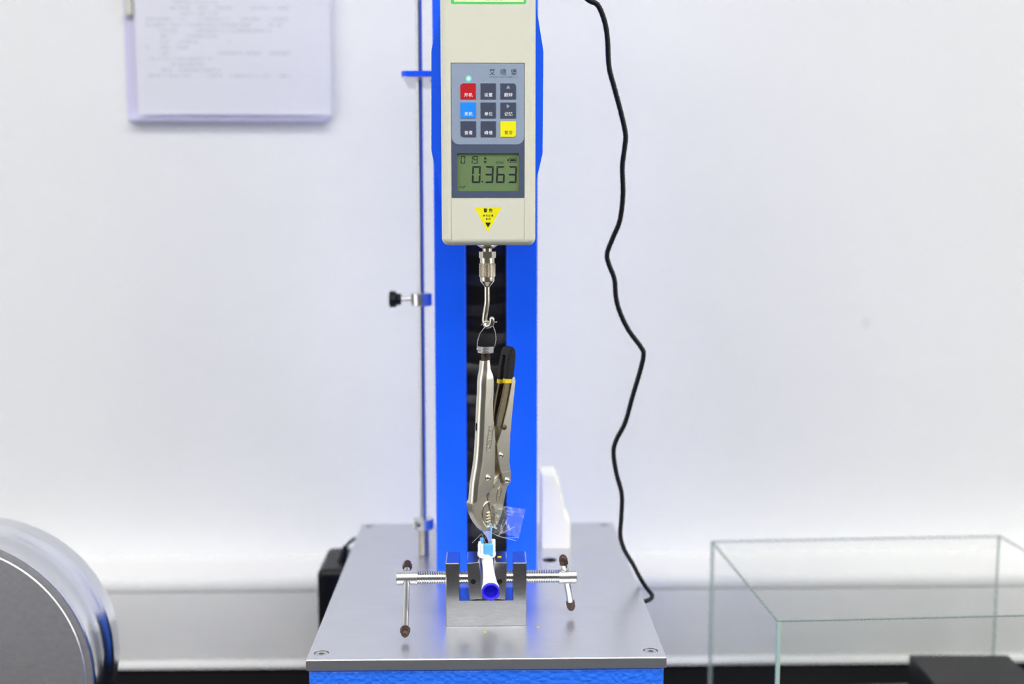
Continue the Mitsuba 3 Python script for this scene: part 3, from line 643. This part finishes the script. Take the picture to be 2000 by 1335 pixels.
# raised lettering in its rounded frame, reading upwards
th = math.atan2(3.29, 18.97)
def on_handle(u, z, w=4.95):
    M = np.eye(4)
    ex = np.array(uw(math.sin(th), 0, math.cos(th))) - np.array(uw(0, 0, 0))
    ez = np.array([PS, -PC, 0]); ey = np.cross(ez, ex)
    M[:3, 0], M[:3, 1], M[:3, 2] = ex, ey, ez
    M[:3, 3] = uw(u, w, z)
    return M
tx = meshkit.text_mesh('STANLEY', 2.3, .35, True)
tx.apply_scale([17.0 / (tx.bounds[1][0] - tx.bounds[0][0]), 1, 1]); tx.apply_translation([-tx.bounds[0][0] + .6, 0, 0])
tx.apply_transform(on_handle(-.6, 131.4)); tx.apply_scale(.001)
fr = rounded(-1.2, 19.0, -1.0, 3.3, 1.6)
add(fh + '__raised_lettering', cat(tx, plate(fr.difference(fr.buffer(-.34)), on_handle(-.6, 131.4), .35)), 'mat_nickel')
marks = [sbox(a, 0, a + .9, 1.6) for a in (0, 1.5, 3.2, 4.8, 8.2, 9.9)]
add(fh + '__raised_marks', cat(*[plate(p.difference(p.buffer(-.28)), on_handle(1.7, 164.5, 4.9), .3) for p in marks]), 'mat_nickel')
add(L + '__adjusting_screw', thread(3.35, (-.1, 78.6, 197.2), (-.1, 78.6, 204.6), .95, .5), 'mat_dark_thread', 30)
add(L + '__adjusting_screw__knurled_head', knurl(5.85, 203.6, 208.6, (-.2, 78.6, 0), (0, 0, 1), 20, 2.5, .7), 'mat_steel', 25)
UPPER = [(-15.8, 91.9), (-11.94, 96.87), (-3.6, 100.2), (-1.28, 92.94), (0.58, 87.16), (2.44, 80.97), (2.91, 75.77), (1.96, 71.19), (.6, 69.0), (-1.2, 67.9), (-3.4, 68.4), (-6.5, 71.3), (-9.6, 75.2), (-12.1, 79.3), (-14.0, 83.2), (-15.3, 87.4)]
POCK = [(-4.09, 89.45), (-0.82, 90.91), (2.46, 88.84), (3.86, 82.72), (3.85, 75.62), (1.96, 71.9), (-1.2, 72.2), (-3.4, 74.6), (-5.05, 77.9), (-5.9, 83.55)]
up = man(plate(UPPER, uz_plane(-3.6), 7.2, 1.1)) - man(plate(Polygon(POCK).buffer(-.6).buffer(.6), uz_plane(1.7), 3))
uj = add(L + '__fixed_jaw', tm(up), 'mat_jaw', 30)
rim_path = [(1.4, 91.0), (-.8, 91.6), (-2.8, 90.9), (-4.6, 89.2), (-5.6, 87.0), (-6.2, 84.0), (-5.9, 80.6), (-5.2, 77.6), (-3.8, 74.6), (-1.8, 72.2), (.4, 70.8)]
add(uj + '__pocket_rim', tube([uw(u, 3.5, z) for u, z in spline(rim_path, 5)], np.interp(np.arange(51), [0, 8, 20, 40, 50], [.5, 1.0, .9, .6, .3]), 12), 'mat_nickel', True)
for z in (81.6, 79.2, 76.9, 74.6):
    add(uj + '__tooth', plate(Polygon([(-1.0, z - .4), (2.3, z + .4), (2.3, z + 1.6), (-1.0, z + .8)]), uz_plane(1.4), 1.7, .3), 'mat_jaw')
LOWER = [(1.36, 102.66), (5.12, 109.18), (9.85, 111.67), (14.59, 109.45), (17.6, 106.55), (18.0, 104.11), (16.5, 99.3), (14.59, 92.06), (12.2, 81.32), (9.34, 74.64), (5.54, 70.51), (2.71, 70.58), (3.66, 75.56), (3.2, 81.55), (1.33, 87.75), (-1.0, 93.6), (0.41, 98.09)]
cut = Polygon([(2.46, 88.84), (3.9, 87.0), (5.2, 82.4), (5.1, 75.6), (3.9, 71.6), (2.6, 70.3), (3.66, 75.56), (3.2, 81.55), (1.33, 87.75)]).buffer(.25)
lo = man(plate(LOWER, uz_plane(-3.6), 7.2, .7)) - man(plate(cut, uz_plane(1.8), 3))
lj = add(L + '__moving_jaw', tm(lo), 'mat_jaw', 30)
ov = Polygon([(9.9, 100.8), (11.2, 99.6), (10.4, 95.4), (8.4, 91.0), (6.9, 91.2), (7.1, 94.8), (8.4, 99.4)]).buffer(.5)
add(lj + '__raised_oval', cat(plate(ov.difference(ov.buffer(-.5)), uz_plane(3.5), .5), *[plate(sbox(a - .6, b - .5, a + .7, b + .5), uz_plane(3.5), .4, .1) for a, b in ((9.8, 98.6), (9.1, 96.4), (8.5, 94.3))]), 'mat_nickel')
add(lj + '__boss', plate(Polygon([(3.3, 104.4), (6.8, 109.0), (8.1, 106.6), (4.4, 101.6)]).buffer(.4), uz_plane(3.5), 1.4, .6), 'mat_pliers', 30)
FLANGE = [(19.44, 183.57), (21.58, 184.56), (22.53, 180.98), (21.59, 174.85), (19.7, 159.48), (17.56, 140.19), (16.86, 120.68), (18.06, 110.69), (17.82, 104.8), (14.96, 102.05), (11.63, 104.49), (8.32, 115.93), (5.98, 125.99), (5.29, 134.63), (9.76, 144.98), (15.42, 163.79), (18.73, 178.22)]
flp = Polygon(FLANGE).buffer(.4).buffer(-.4)
web = flp.difference(affinity.translate(flp, -1.3, 0)).intersection(sbox(0, 108, 40, 184)).buffer(0)
web = max(getattr(web, 'geoms', [web]), key=lambda g: g.area)
lh = add(L + '__moving_handle', cat(plate(flp, uz_plane(5.3), 1.2, .3), plate(flp, uz_plane(-6.5), 1.2, .3), plate(web, uz_plane(-6.3), 12.4)), 'mat_pliers', 30)
lap = flp.intersection(sbox(0, 95, 40, 113.2))
add(lh + '__lap_plate', plate(lap.buffer(-.15), uz_plane(6.4), .35, .15), 'mat_pliers', 30)
NEAR = [(14.73, 182.31), (21.36, 181.74), (19.94, 170.99), (16.62, 159.65), (13.31, 150.27), (8.59, 144.18), (5.78, 148.38), (6.72, 154.86), (10.48, 166.08)]
FAR = [(14.66, 181.15), (21.33, 180.57), (19.41, 169.77), (16.07, 158.32), (12.73, 148.86), (9.41, 145.3), (8.95, 153.19), (10.86, 164.72)]
rl = L + '__release_lever'
add(rl, cat(plate(Polygon(NEAR).buffer(-.3), uz_plane(2.9), 2.0, .3), plate(Polygon(FAR).buffer(-.3), uz_plane(-5.0), 2.0, .3)), 'mat_rough_bar', 30)
part_label(rl, 'two-pronged rough steel release lever with black dipped ends')
NG = [(14.27, 182.78), (15.45, 192.71), (16.87, 201.46), (18.75, 205.55), (21.12, 206.93), (23.02, 204.48), (23.5, 200.97), (22.56, 192.14), (21.14, 182.18)]
FG = [(14.21, 181.61), (15.41, 191.64), (17.31, 199.66), (19.68, 203.37), (22.54, 205.12), (23.98, 203.07), (23.98, 199.95), (22.54, 191.07), (21.11, 181.02)]
gn = man(plate(Polygon(NG).buffer(-.5).buffer(.5, quad_segs=6), uz_plane(1.6), 4.4, 1.3)) + man(plate(Polygon(FG).buffer(-.5).buffer(.5, quad_segs=6), uz_plane(-6.0), 4.0, 1.3)) + man(plate(Polygon(NG).intersection(sbox(0, 200.6, 40, 210)), uz_plane(-5.0), 9.6, .8))
add(rl + '__black_grip', tm(gn), 'mat_rubber', 40)
NB = [(13.73, 183.22), (21.54, 182.55), (21.07, 179.49), (13.5, 180.15)]
FB = [(13.91, 182.04), (21.04, 181.43), (20.56, 178.34), (13.67, 178.95)]
add(rl + '__yellow_band', cat(plate(NB, uz_plane(2.2), 3.7, .3), plate(FB, uz_plane(-5.6), 3.4, .3)), 'mat_yellow')
def dome(u, z, w, r, h):
    prof = [(r * math.cos(a), h * math.sin(a)) for a in np.linspace(0, math.pi / 2, 9)]
    return lathe([(0, -.5), (r, -.5)] + prof, uw(u, w, z), (PS, -PC, 0), 32)
add(fh + '__rivet', dome(-1.94, 110.4, 5.0, 2.5, 2.0), 'mat_nickel', True)
add(lh + '__rivet', dome(8.9, 126.4, 6.5, 2.2, 1.8), 'mat_nickel', True)
add(lh + '__rivet', dome(14.4, 106.5, 6.6, 2.5, 2.0), 'mat_nickel', True)
add(lh + '__dimple', dome(12.11, 147.05, 6.5, 2.1, .35), 'mat_dark_thread', True)

# clear film and pulled bristles between the jaws
def sheet(corners, nu, nv, bulge):
    a, b, c, d = [np.array(x, float) for x in corners]; V, F = [], []
    for i in range(nu + 1):
        for j in range(nv + 1):
            s, t = i / nu, j / nv
            p = a * (1 - s) * (1 - t) + b * s * (1 - t) + c * s * t + d * (1 - s) * t
            q = np.array([s * 3.1, t * 2.7, 1.3])
            p = p + np.array([0, bulge * math.sin(math.pi * s) * math.sin(2.2 * t + .5) + 3.2 * (meshkit.noise(q * 2.2, 5) - .5) + 1.6 * (meshkit.noise(q * 6, 8) - .5) * (1 - s), 1.4 * math.sin(3 * s) * (t - .5)])
            V.append(p * .001)
    for i in range(nu):
        for j in range(nv):
            k = i * (nv + 1) + j
            F += [(k, k + 1, k + nv + 2), (k, k + nv + 2, k + nv + 1)]
    return trimesh.Trimesh(np.array(V), F, process=False)
add('plastic_film', sheet([(5.0, 77.5, 89.6), (29.6, 84, 84.0), (24.4, 85, 60.4), (5.2, 78, 67.0)], 16, 16, 2.5), 'mat_film', True)
thing('plastic_film', 'crumpled clear plastic film caught in the jaws of the pliers', 'plastic film')
B = 'bristle_tuft'
thing(B, 'pulled light blue bristle tuft pinched in the pliers jaws', 'bristle tuft')
def ribbon(ts, y0, h):
    rg = []
    for xa, za, xb, zb in spline([p + q for p, q in ts], 5):
        m_, h_ = (xa + xb) / 2, (xb - xa) / 2
        rg.append([(m_ + h_ * math.cos(a), y0 + h * math.sin(a), (za + zb) / 2 + (zb - za) / 2 * math.cos(a)) for a in np.arange(16) * math.pi / 8])
    return loft(rg)
tf = add(B + '__tuft', ribbon([((1.9, 75.0), (3.9, 74.8)), ((2.6, 71), (4.3, 71)), ((2.4, 68), (4.2, 68)), ((2.2, 64), (3.8, 64)), ((2.0, 60), (3.0, 60))], 75.0, .9), 'mat_tuft', 40)
fl = add(B + '__tuft', ribbon([((-3.4, 69.2), (2.6, 68.9)), ((-2.2, 67.2), (2.8, 67.1)), ((-.3, 64.7), (2.8, 64.9)), ((1.5, 60.6), (2.7, 60.7))], 75.6, .6), 'mat_tuft_pale', 40)
part_label(fl, 'pale lilac fibres spreading beside the blue ones')
strands = [[(-3.4, 74.6, 67.4), (-6.8, 74, 64.6), (-10.8, 73, 60.8)], [(-3.2, 74.6, 67.2), (-2.0, 74.2, 63.0), (.6, 74, 58.6)], [(3.6, 74.5, 66.4), (3.4, 74, 62), (2.6, 73.6, 58.4)], [(-.8, 74.5, 65), (-1.8, 74, 61.8), (-2.3, 74, 59.6)],
           [(1.2, 74.4, 62), (1.8, 74, 60), (2.0, 73.6, 57.4)], [(4.0, 76, 67.6), (9.0, 78, 64.4), (15.4, 80, 62.0), (22.6, 82, 59.6)], [(8.6, 78, 65.2), (14.0, 79.5, 67.6), (21.4, 81, 71.0)], [(9.4, 78, 65.0), (10.8, 78.6, 71.0), (12.8, 79, 77.0)],
           [(9.6, 78, 65.0), (12.4, 79, 71.0), (16.2, 80, 78.6)], [(5.0, 76.5, 67.0), (12.5, 79, 63.0), (19.8, 80.5, 61.0)], [(10.0, 78, 64.0), (17.0, 80, 62.6), (24.2, 82, 62.4)], [(2.4, 74.2, 61.6), (.8, 74, 60.0), (-.6, 73.8, 58.2)]]
for s in strands:
    add(B + '__loose_bristle', tube(spline(s, 5), .13, 6), 'mat_strand', True)

# ------------------------------------------------------------------ toothbrush head
H = 'toothbrush_head'
thing(H, 'white electric toothbrush head with blue and white bristles clamped in the vise jaws', 'toothbrush head')
A0, A1 = np.array([.1, 82, 48.2]), np.array([3.1, 21.5, 40.2])
ax_ = (A1 - A0); ln = np.linalg.norm(ax_)
prof = [(0, 0), (3.6, 0), (4.3, 1), (4.3, 14), (4.0, 20), (4.15, 26), (4.6, 38), (5.4, 50), (6.2, 54.5), (6.3, 56), (6.3, ln), (5.2, ln), (5.2, ln - 8), (0, ln - 8)]
add(H + '__shaft', lathe(prof, A0, ax_, 48), 'mat_white', 30)
d_ = ax_ / ln
rgk = add(H + '__coloured_ring', lathe([(5.2, -7.6), (5.2, .2), (5.5, .7), (6.2, .7), (6.5, .2), (6.5, -1.6), (6.3, -1.6), (6.3, -.2), (5.4, -.2), (5.4, -7.6)], A1, d_, 48), 'mat_ring', 30)
part_label(rgk, 'deep blue ring around the open end')
add(H + '__coloured_ring__inner_wall', lathe([(0, -7.4), (4.6, -7.4), (5.15, -6.8), (5.15, -.2), (5.25, -.2), (5.25, -7.8), (0, -7.8)], A1, d_, 40), 'mat_ring', 30)
hd = lathe([(0, 50.2), (5.6, 50.2), (6.6, 50.8), (6.95, 51.8), (6.95, 53.2), (6.4, 54.0), (0, 54.2)], (0, 73.2, 0), (0, 0, 1), 56)
add(H + '__head_plate', hd, 'mat_white', 30)
def tuft(x0, x1, y0, y1, z0, z1, b=.7):
    n = rbox(x0, x1, y0, y1, z0, z1, b, 12)
    return tm(n)
for name, m, spec in (('white', 'mat_bristle_white', [(-6.5, -4.4, 68.2, 74, 52.5, 60.6), (-4.2, -2.1, 67.4, 73, 52.5, 60.5), (4.2, 6.6, 70, 78, 52.5, 62.6), (2.2, 4.2, 76, 79.5, 52.5, 62.8), (-6.2, -4.0, 74.4, 77, 52.5, 61.2)]),
                      ('blue', 'mat_bristle_blue', [(-1.9, 4.7, 66.6, 71.0, 52.2, 61.3), (-5.0, -2.2, 77, 79.6, 52.5, 63.4)])):
    for sp in spec:
        k = add(H + '__bristle_bundle', tuft(*sp), m, 40)
        part_label(k, '%s bristle bundle' % name)

# ------------------------------------------------------------------ vise
V = 'small_vise'
thing(V, 'small steel two-screw vise standing on the grey base plate', 'vise')
vb = man(box(-30.4, 29.7, 62, 91.7, .05, 48.7, .6))
vb = vb - mbox(-20.4, 19.8, 50, 100, 20.0, 60)
for x in (-30, 25):
    vb = vb - m3.Manifold.cylinder(.02, .0046, .0046, 32).rotate([0, 90, 0]).translate([x / 1000 - .008, .077, .033])
add(V + '__body', tm(vb), 'mat_vise')
holes = []
def jaw(x0, x1, tilt, hx):
    j = man(box(x0, x1, 62.2, 91.4, 20.5, 48.9, .4))
    j = j - m3.Manifold.cylinder(.014, .00195, .00195, 28).rotate([90, 0, 0]).translate([hx / 1000, .070, .0345])
    m = tm(j)
    holes.append(lathe([(0, 0), (1.9, 0), (1.9, 5), (0, 5)], (hx, 63.4, 34.5), (0, 1, 0), 28))
    holes[-1].apply_transform(trimesh.transformations.rotation_matrix(math.radians(tilt), [0, 1, 0], [(x0 + x1) / 2000, .077, .034]))
    m.apply_transform(trimesh.transformations.rotation_matrix(math.radians(tilt), [0, 1, 0], [(x0 + x1) / 2000, .077, .034]))
    return m
add(V + '__jaw', jaw(-13.7, -4.2, -3.4, -9.9), 'mat_vise')
add(V + '__jaw', jaw(5.0, 14.5, 2.6, 9.7), 'mat_vise')
add(V + '__jaw__threaded_hole', holes[0], 'mat_black')
add(V + '__jaw_001__threaded_hole', holes[1], 'mat_black')
for sgn, hx0, hx1, zc, hb, ht, tip in ((-1, -53.2, -68.0, 33.0, (-58.7, 33.5, 6.0), (-60.6, 88.7, 40.2), 0), (1, 55.8, 68.0, 33.4, (64.4, 82.0, 7.5), (57.6, 75.2, 47.8), 0)):
    jx = -13.4 if sgn < 0 else 14.4
    sk = add(V + '__screw', thread(5.0, (jx, 77, zc), (hx0, 77, zc), 1.75, .7), 'mat_chrome', 25)
    L_ = abs(hx1 - hx0)
    tb = man(lathe([(0, -1.2), (5.6, -1.2), (5.6, 0), (5.5, .3), (5.5, L_ - .5), (5.0, L_), (0, L_)], (hx0, 77, zc), (sgn, 0, 0), 48))
    hb, ht = np.array(hb), np.array(ht)
    dv = (ht - hb) / np.linalg.norm(ht - hb)
    cut = man(rod(hb, ht, 2.75, 28, .05))
    add(sk + '__head', tm(tb - cut), 'mat_alu', 30)
    bk = add(V + '__handle_bar', rod(hb + dv * 2, ht - dv * 2, 2.4, 28), 'mat_chrome', 30)
    capn = m3.Manifold.cylinder(.0036, .0037, .0037, 6)
    dome_ = m3.Manifold.sphere(.0031, 32).scale([1, 1, 1.3]).translate([0, 0, .0036])
    nut = tm(capn + (dome_ ^ m3.Manifold.cylinder(.012, .005, .005, 24).translate([0, 0, .0030])))
    for at, dr_ in ((hb + dv * 4.5, -dv), (ht - dv * 4.5, dv)):
        n2 = nut.copy(); M = frame(dr_); M[:3, 3] = at * .001
        n2.apply_transform(M)
        add(bk + '__cap_nut', n2, 'mat_bronze', 28)
        if bk + '__cap_nut' not in labels:
            part_label(bk + '__cap_nut', 'brown domed cap nut')

# ------------------------------------------------------------------ power cord of the gauge
CORD = [(77.7, 120, 465.3), (84.7, 120.4, 461.6), (89.9, 121.5, 450.6), (92.5, 122.7, 437.5), (94.1, 124.7, 416.9), (98.3, 126.2, 401.8), (103.4, 127.8, 384.6), (107.7, 129.5, 367.3), (107.5, 130.4, 357.6), (105.9, 131.8, 342.1), (106.8, 133.8, 320.5),
        (104.8, 135.6, 300.6), (99.5, 136.9, 286.6), (95.3, 138.0, 274.6), (96.7, 138.7, 266.5), (101.4, 139.8, 254.3), (102.9, 141.1, 240.0), (106.4, 142.2, 227.7), (113.6, 143.5, 213.3), (123.8, 144.7, 199.5), (126.0, 145.2, 193.3),
        (123.5, 146.4, 179.9), (117.8, 148.2, 158.8), (112.4, 150.0, 137.5), (105.3, 151.3, 122.5), (103.4, 152.2, 111.7), (106.2, 153.6, 94.3), (110.8, 155.1, 76.8), (110.8, 156.7, 57.0), (110.3, 158.0, 41.5), (113.9, 159.0, 29.0), (121.0, 160.0, 16.8),
        (126.9, 160.0, 5.5), (132.8, 160.0, -3.9), (137.2, 159.0, -9.6), (136.6, 156, -11.6), (132.4, 152.5, -12.6), (127.8, 152, -13.4)]
cp = spline([(30, 92, 532), (44, 100, 516), (58, 110, 494), (69, 118, 474)] + CORD, 6)
rr = np.interp(np.arange(len(cp)), [0, len(cp) * .6, len(cp)], [2.0, 1.95, 1.75])
add('cable', tube(cp, rr, 14), 'mat_black', True)
thing('cable', 'black cable hanging from the gauge down to the right side of the base plate', 'cable')

# ------------------------------------------------------------------ stepped white block behind the column
sb = Polygon([(49.5, .05), (75.8, .05), (75.8, 24), (74.4, 26.5), (71.2, 31), (70.2, 36.5), (69.8, 44), (67.4, 49), (66.8, 58), (64.6, 61.5), (63.6, 66), (62, 68.8), (49.5, 68.8)]).buffer(-1).buffer(1)
add('stepped_block', plate(sb, face_y(295), 38, 1.2), 'mat_nylon', 40)
thing('stepped_block', 'white stepped plastic block standing behind the right side of the blue column', 'plastic block')

# ------------------------------------------------------------------ document on the wall
Dh = 'document_holder'
thing(Dh, 'clear lavender acrylic document holder fixed to the white wall', 'document holder')
add(Dh + '__back_sheet', plate(rounded(-380.2, -166, 402.6, 640, 4), face_y(477.9), 2.2, .5), 'mat_acrylic')
add(Dh + '__bottom_lip', box(-376, -168, 464, 475.8, 403.0, 405.2, .4), 'mat_acrylic')
add(Dh + '__clip', box(-376.5, -369.0, 468, 475.8, 511, 545, .8), 'mat_clip')
M = face_y(470.5)
pm = sheet([(-367.6, 470.8, 640), (-163.6, 470.8, 640), (-163.8, 468.8, 408.0), (-367.0, 470.6, 408.8)], 8, 10, 0)
pv = np.array(pm.vertices); pv[:, 1] = .4700 - .0012 * ((pv[:, 0] + .367) / .2) * np.clip((.56 - pv[:, 2]) / .15, 0, 1); pm.vertices = pv
add('paper_sheet', pm, 'mat_paper', True)
thing('paper_sheet', 'white printed paper sheet in the acrylic holder on the wall', 'paper')

# ------------------------------------------------------------------ silver drum, left
Dr = 'metal_drum'
thing(Dr, 'large round silver metal drum with grey face on the bench, left edge', 'drum')
at = (-421, 100, -54.5)
side = [(0, 80), (105, 80), (109.6, 78), (110.6, 75), (111.0, 61), (110.7, 58.5), (109.4, 55), (107.6, 50.5), (106.8, 46), (106.9, 42), (107.8, 36), (111.2, 22), (114.4, 9), (115.1, 5), (115.0, 1.6), (114.6, .6), (114.2, 1.0), (114.0, 2.0), (0, 2.0)]
add(Dr + '__shell', lathe(side, at, (0, 1, 0), 128), 'mat_silver', 25)
face = [(0, 1.95), (113.9, 1.95), (113.7, .2), (110.2, -.4), (109.8, .1), (109.4, .9), (108.8, .2), (108.0, -.6), (60, -1.4), (30, -3.0), (0, -3.6)]
add(Dr + '__face_plate', lathe(face, at, (0, 1, 0), 128), 'mat_drum_face', 25)
part_label(Dr + '__face_plate', 'grey textured round face')

# ------------------------------------------------------------------ black adapter, left behind the plate
Ad = 'power_adapter'
thing(Ad, 'black power adapter box with cable standing behind the left edge of the base plate', 'power adapter')
add(Ad + '__case', tm(rbox(-158.2, -126.5, 270, 345.5, BENCH, -22.5, 6)), 'mat_black', 40)
add(Ad + '__strain_relief', lathe([(0, 0), (4.2, 0), (4.4, 2), (3.4, 12), (2.4, 17), (0, 17)], (-139, 300, -25), (.25, 0, 1), 24), 'mat_black', 30)
add(Ad + '__cable', tube(spline([(-135.4, 300, -10.8), (-133.8, 300.5, -8), (-131, 302, -5.2), (-128.6, 306, -4.0), (-127.8, 318, -6.5), (-127.6, 336, -12), (-121, 354, -14), (-119, 358, -40), (-119, 360, -80)], 6), 1.7, 12), 'mat_black', True)

# ------------------------------------------------------------------ glass tank, right
Tk = 'glass_tank'
thing(Tk, 'open rectangular glass tank with green edges standing on the bench at right', 'glass tank')
RT = trimesh.transformations.rotation_matrix(math.radians(2.5), [0, 0, 1]); RT[:3, 3] = [.2202, .3325, 0]
TL, TW, TH, TZ = 293.8, -223.2, 155.0, BENCH
def tk(m):
    m.apply_transform(RT); return m
def quad(a, b, c, d):
    return trimesh.Trimesh(np.array([a, b, c, d], float) * .001, [[0, 1, 2], [0, 2, 3]], process=False)
zt = TZ + TH
add(Tk + '__pane', tk(quad((2, -2, TZ + 2), (TL - 2, -2, TZ + 2), (TL - 2, -2, zt - 1), (2, -2, zt - 1))), 'mat_glass')
add(Tk + '__pane', tk(quad((2, TW + 2, TZ + 2), (TL - 2, TW + 2, TZ + 2), (TL - 2, TW + 2, zt - 1), (2, TW + 2, zt - 1))), 'mat_glass')
add(Tk + '__pane', tk(quad((2, TW + 2, TZ + 2), (2, -2, TZ + 2), (2, -2, zt - 1), (2, TW + 2, zt - 1))), 'mat_glass')
add(Tk + '__pane', tk(quad((TL - 2, TW + 2, TZ + 2), (TL - 2, -2, TZ + 2), (TL - 2, -2, zt - 1), (TL - 2, TW + 2, zt - 1))), 'mat_glass')
add(Tk + '__bottom_pane', tk(quad((2, TW + 2, TZ + 3), (TL - 2, TW + 2, TZ + 3), (TL - 2, -2, TZ + 3), (2, -2, TZ + 3))), 'mat_glass_floor')
e = 1.0
for x0, x1, y0, y1 in ((0, TL, -2 * e, 0), (0, TL, TW, TW + 2 * e), (0, 2 * e, TW, 0), (TL - 2 * e, TL, TW, 0)):
    add(Tk + '__top_edge', tk(box(x0, x1, y0, y1, zt - 1.0, zt, .25)), 'mat_glass_edge')
for x0, y0, m in ((0, -2.6, 'mat_glass_corner'), (TL - 2.6, -2.6, 'mat_glass_corner'), (0, TW, 'mat_glass_edge_light'), (TL - 2.6, TW, 'mat_glass_edge_light')):
    k = 3.4 if m.endswith('light') else 1.6
    add(Tk + '__corner_edge', tk(box(x0, x0 + k, y0, y0 + 2.6, TZ, zt - 1.0, .3)), m)
for x0, x1, y0, y1 in ((0, TL, -2 * e, 0), (0, TL, TW, TW + 2 * e), (0, 2 * e, TW, 0), (TL - 2 * e, TL, TW, 0)):
    add(Tk + '__bottom_edge', tk(box(x0, x1, y0, y1, TZ, TZ + 2.4, .3)), 'mat_glass_edge')
bx = box(0, 96, -160, 0, TZ + 4, -120, 1.2)
Rb = trimesh.transformations.rotation_matrix(math.radians(-1.5), [0, 0, 1]); Rb[:3, 3] = [.4090, .300, 0]
bx.apply_transform(Rb)
add('black_box', bx, 'mat_black')
thing('black_box', 'flat black box lying inside the glass tank', 'box')

# ------------------------------------------------------------------ crumbs on the plate and the vise
for i, (x, y, z, a, lx) in enumerate(((9.6, 76, 49.0, .1, 3.0), (38.0, 60.0, 0, .7, 1.6), (-1.4, 50.0, 0, .2, 2.0))):
    c = box(-lx / 2, lx / 2, -.35, .35, 0.02, .6, .12)
    Mc = trimesh.transformations.rotation_matrix(a, [0, 0, 1]); Mc[:3, 3] = [x * .001, y * .001, z * .001]
    c.apply_transform(Mc)
    k = add('plastic_crumb', c, 'mat_yellow')
    thing(k, ['tiny yellow plastic crumb on the right vise jaw', 'tiny yellow plastic crumb on the plate right of the vise', 'tiny yellow plastic crumb on the plate in front of the vise'][i], 'crumb')
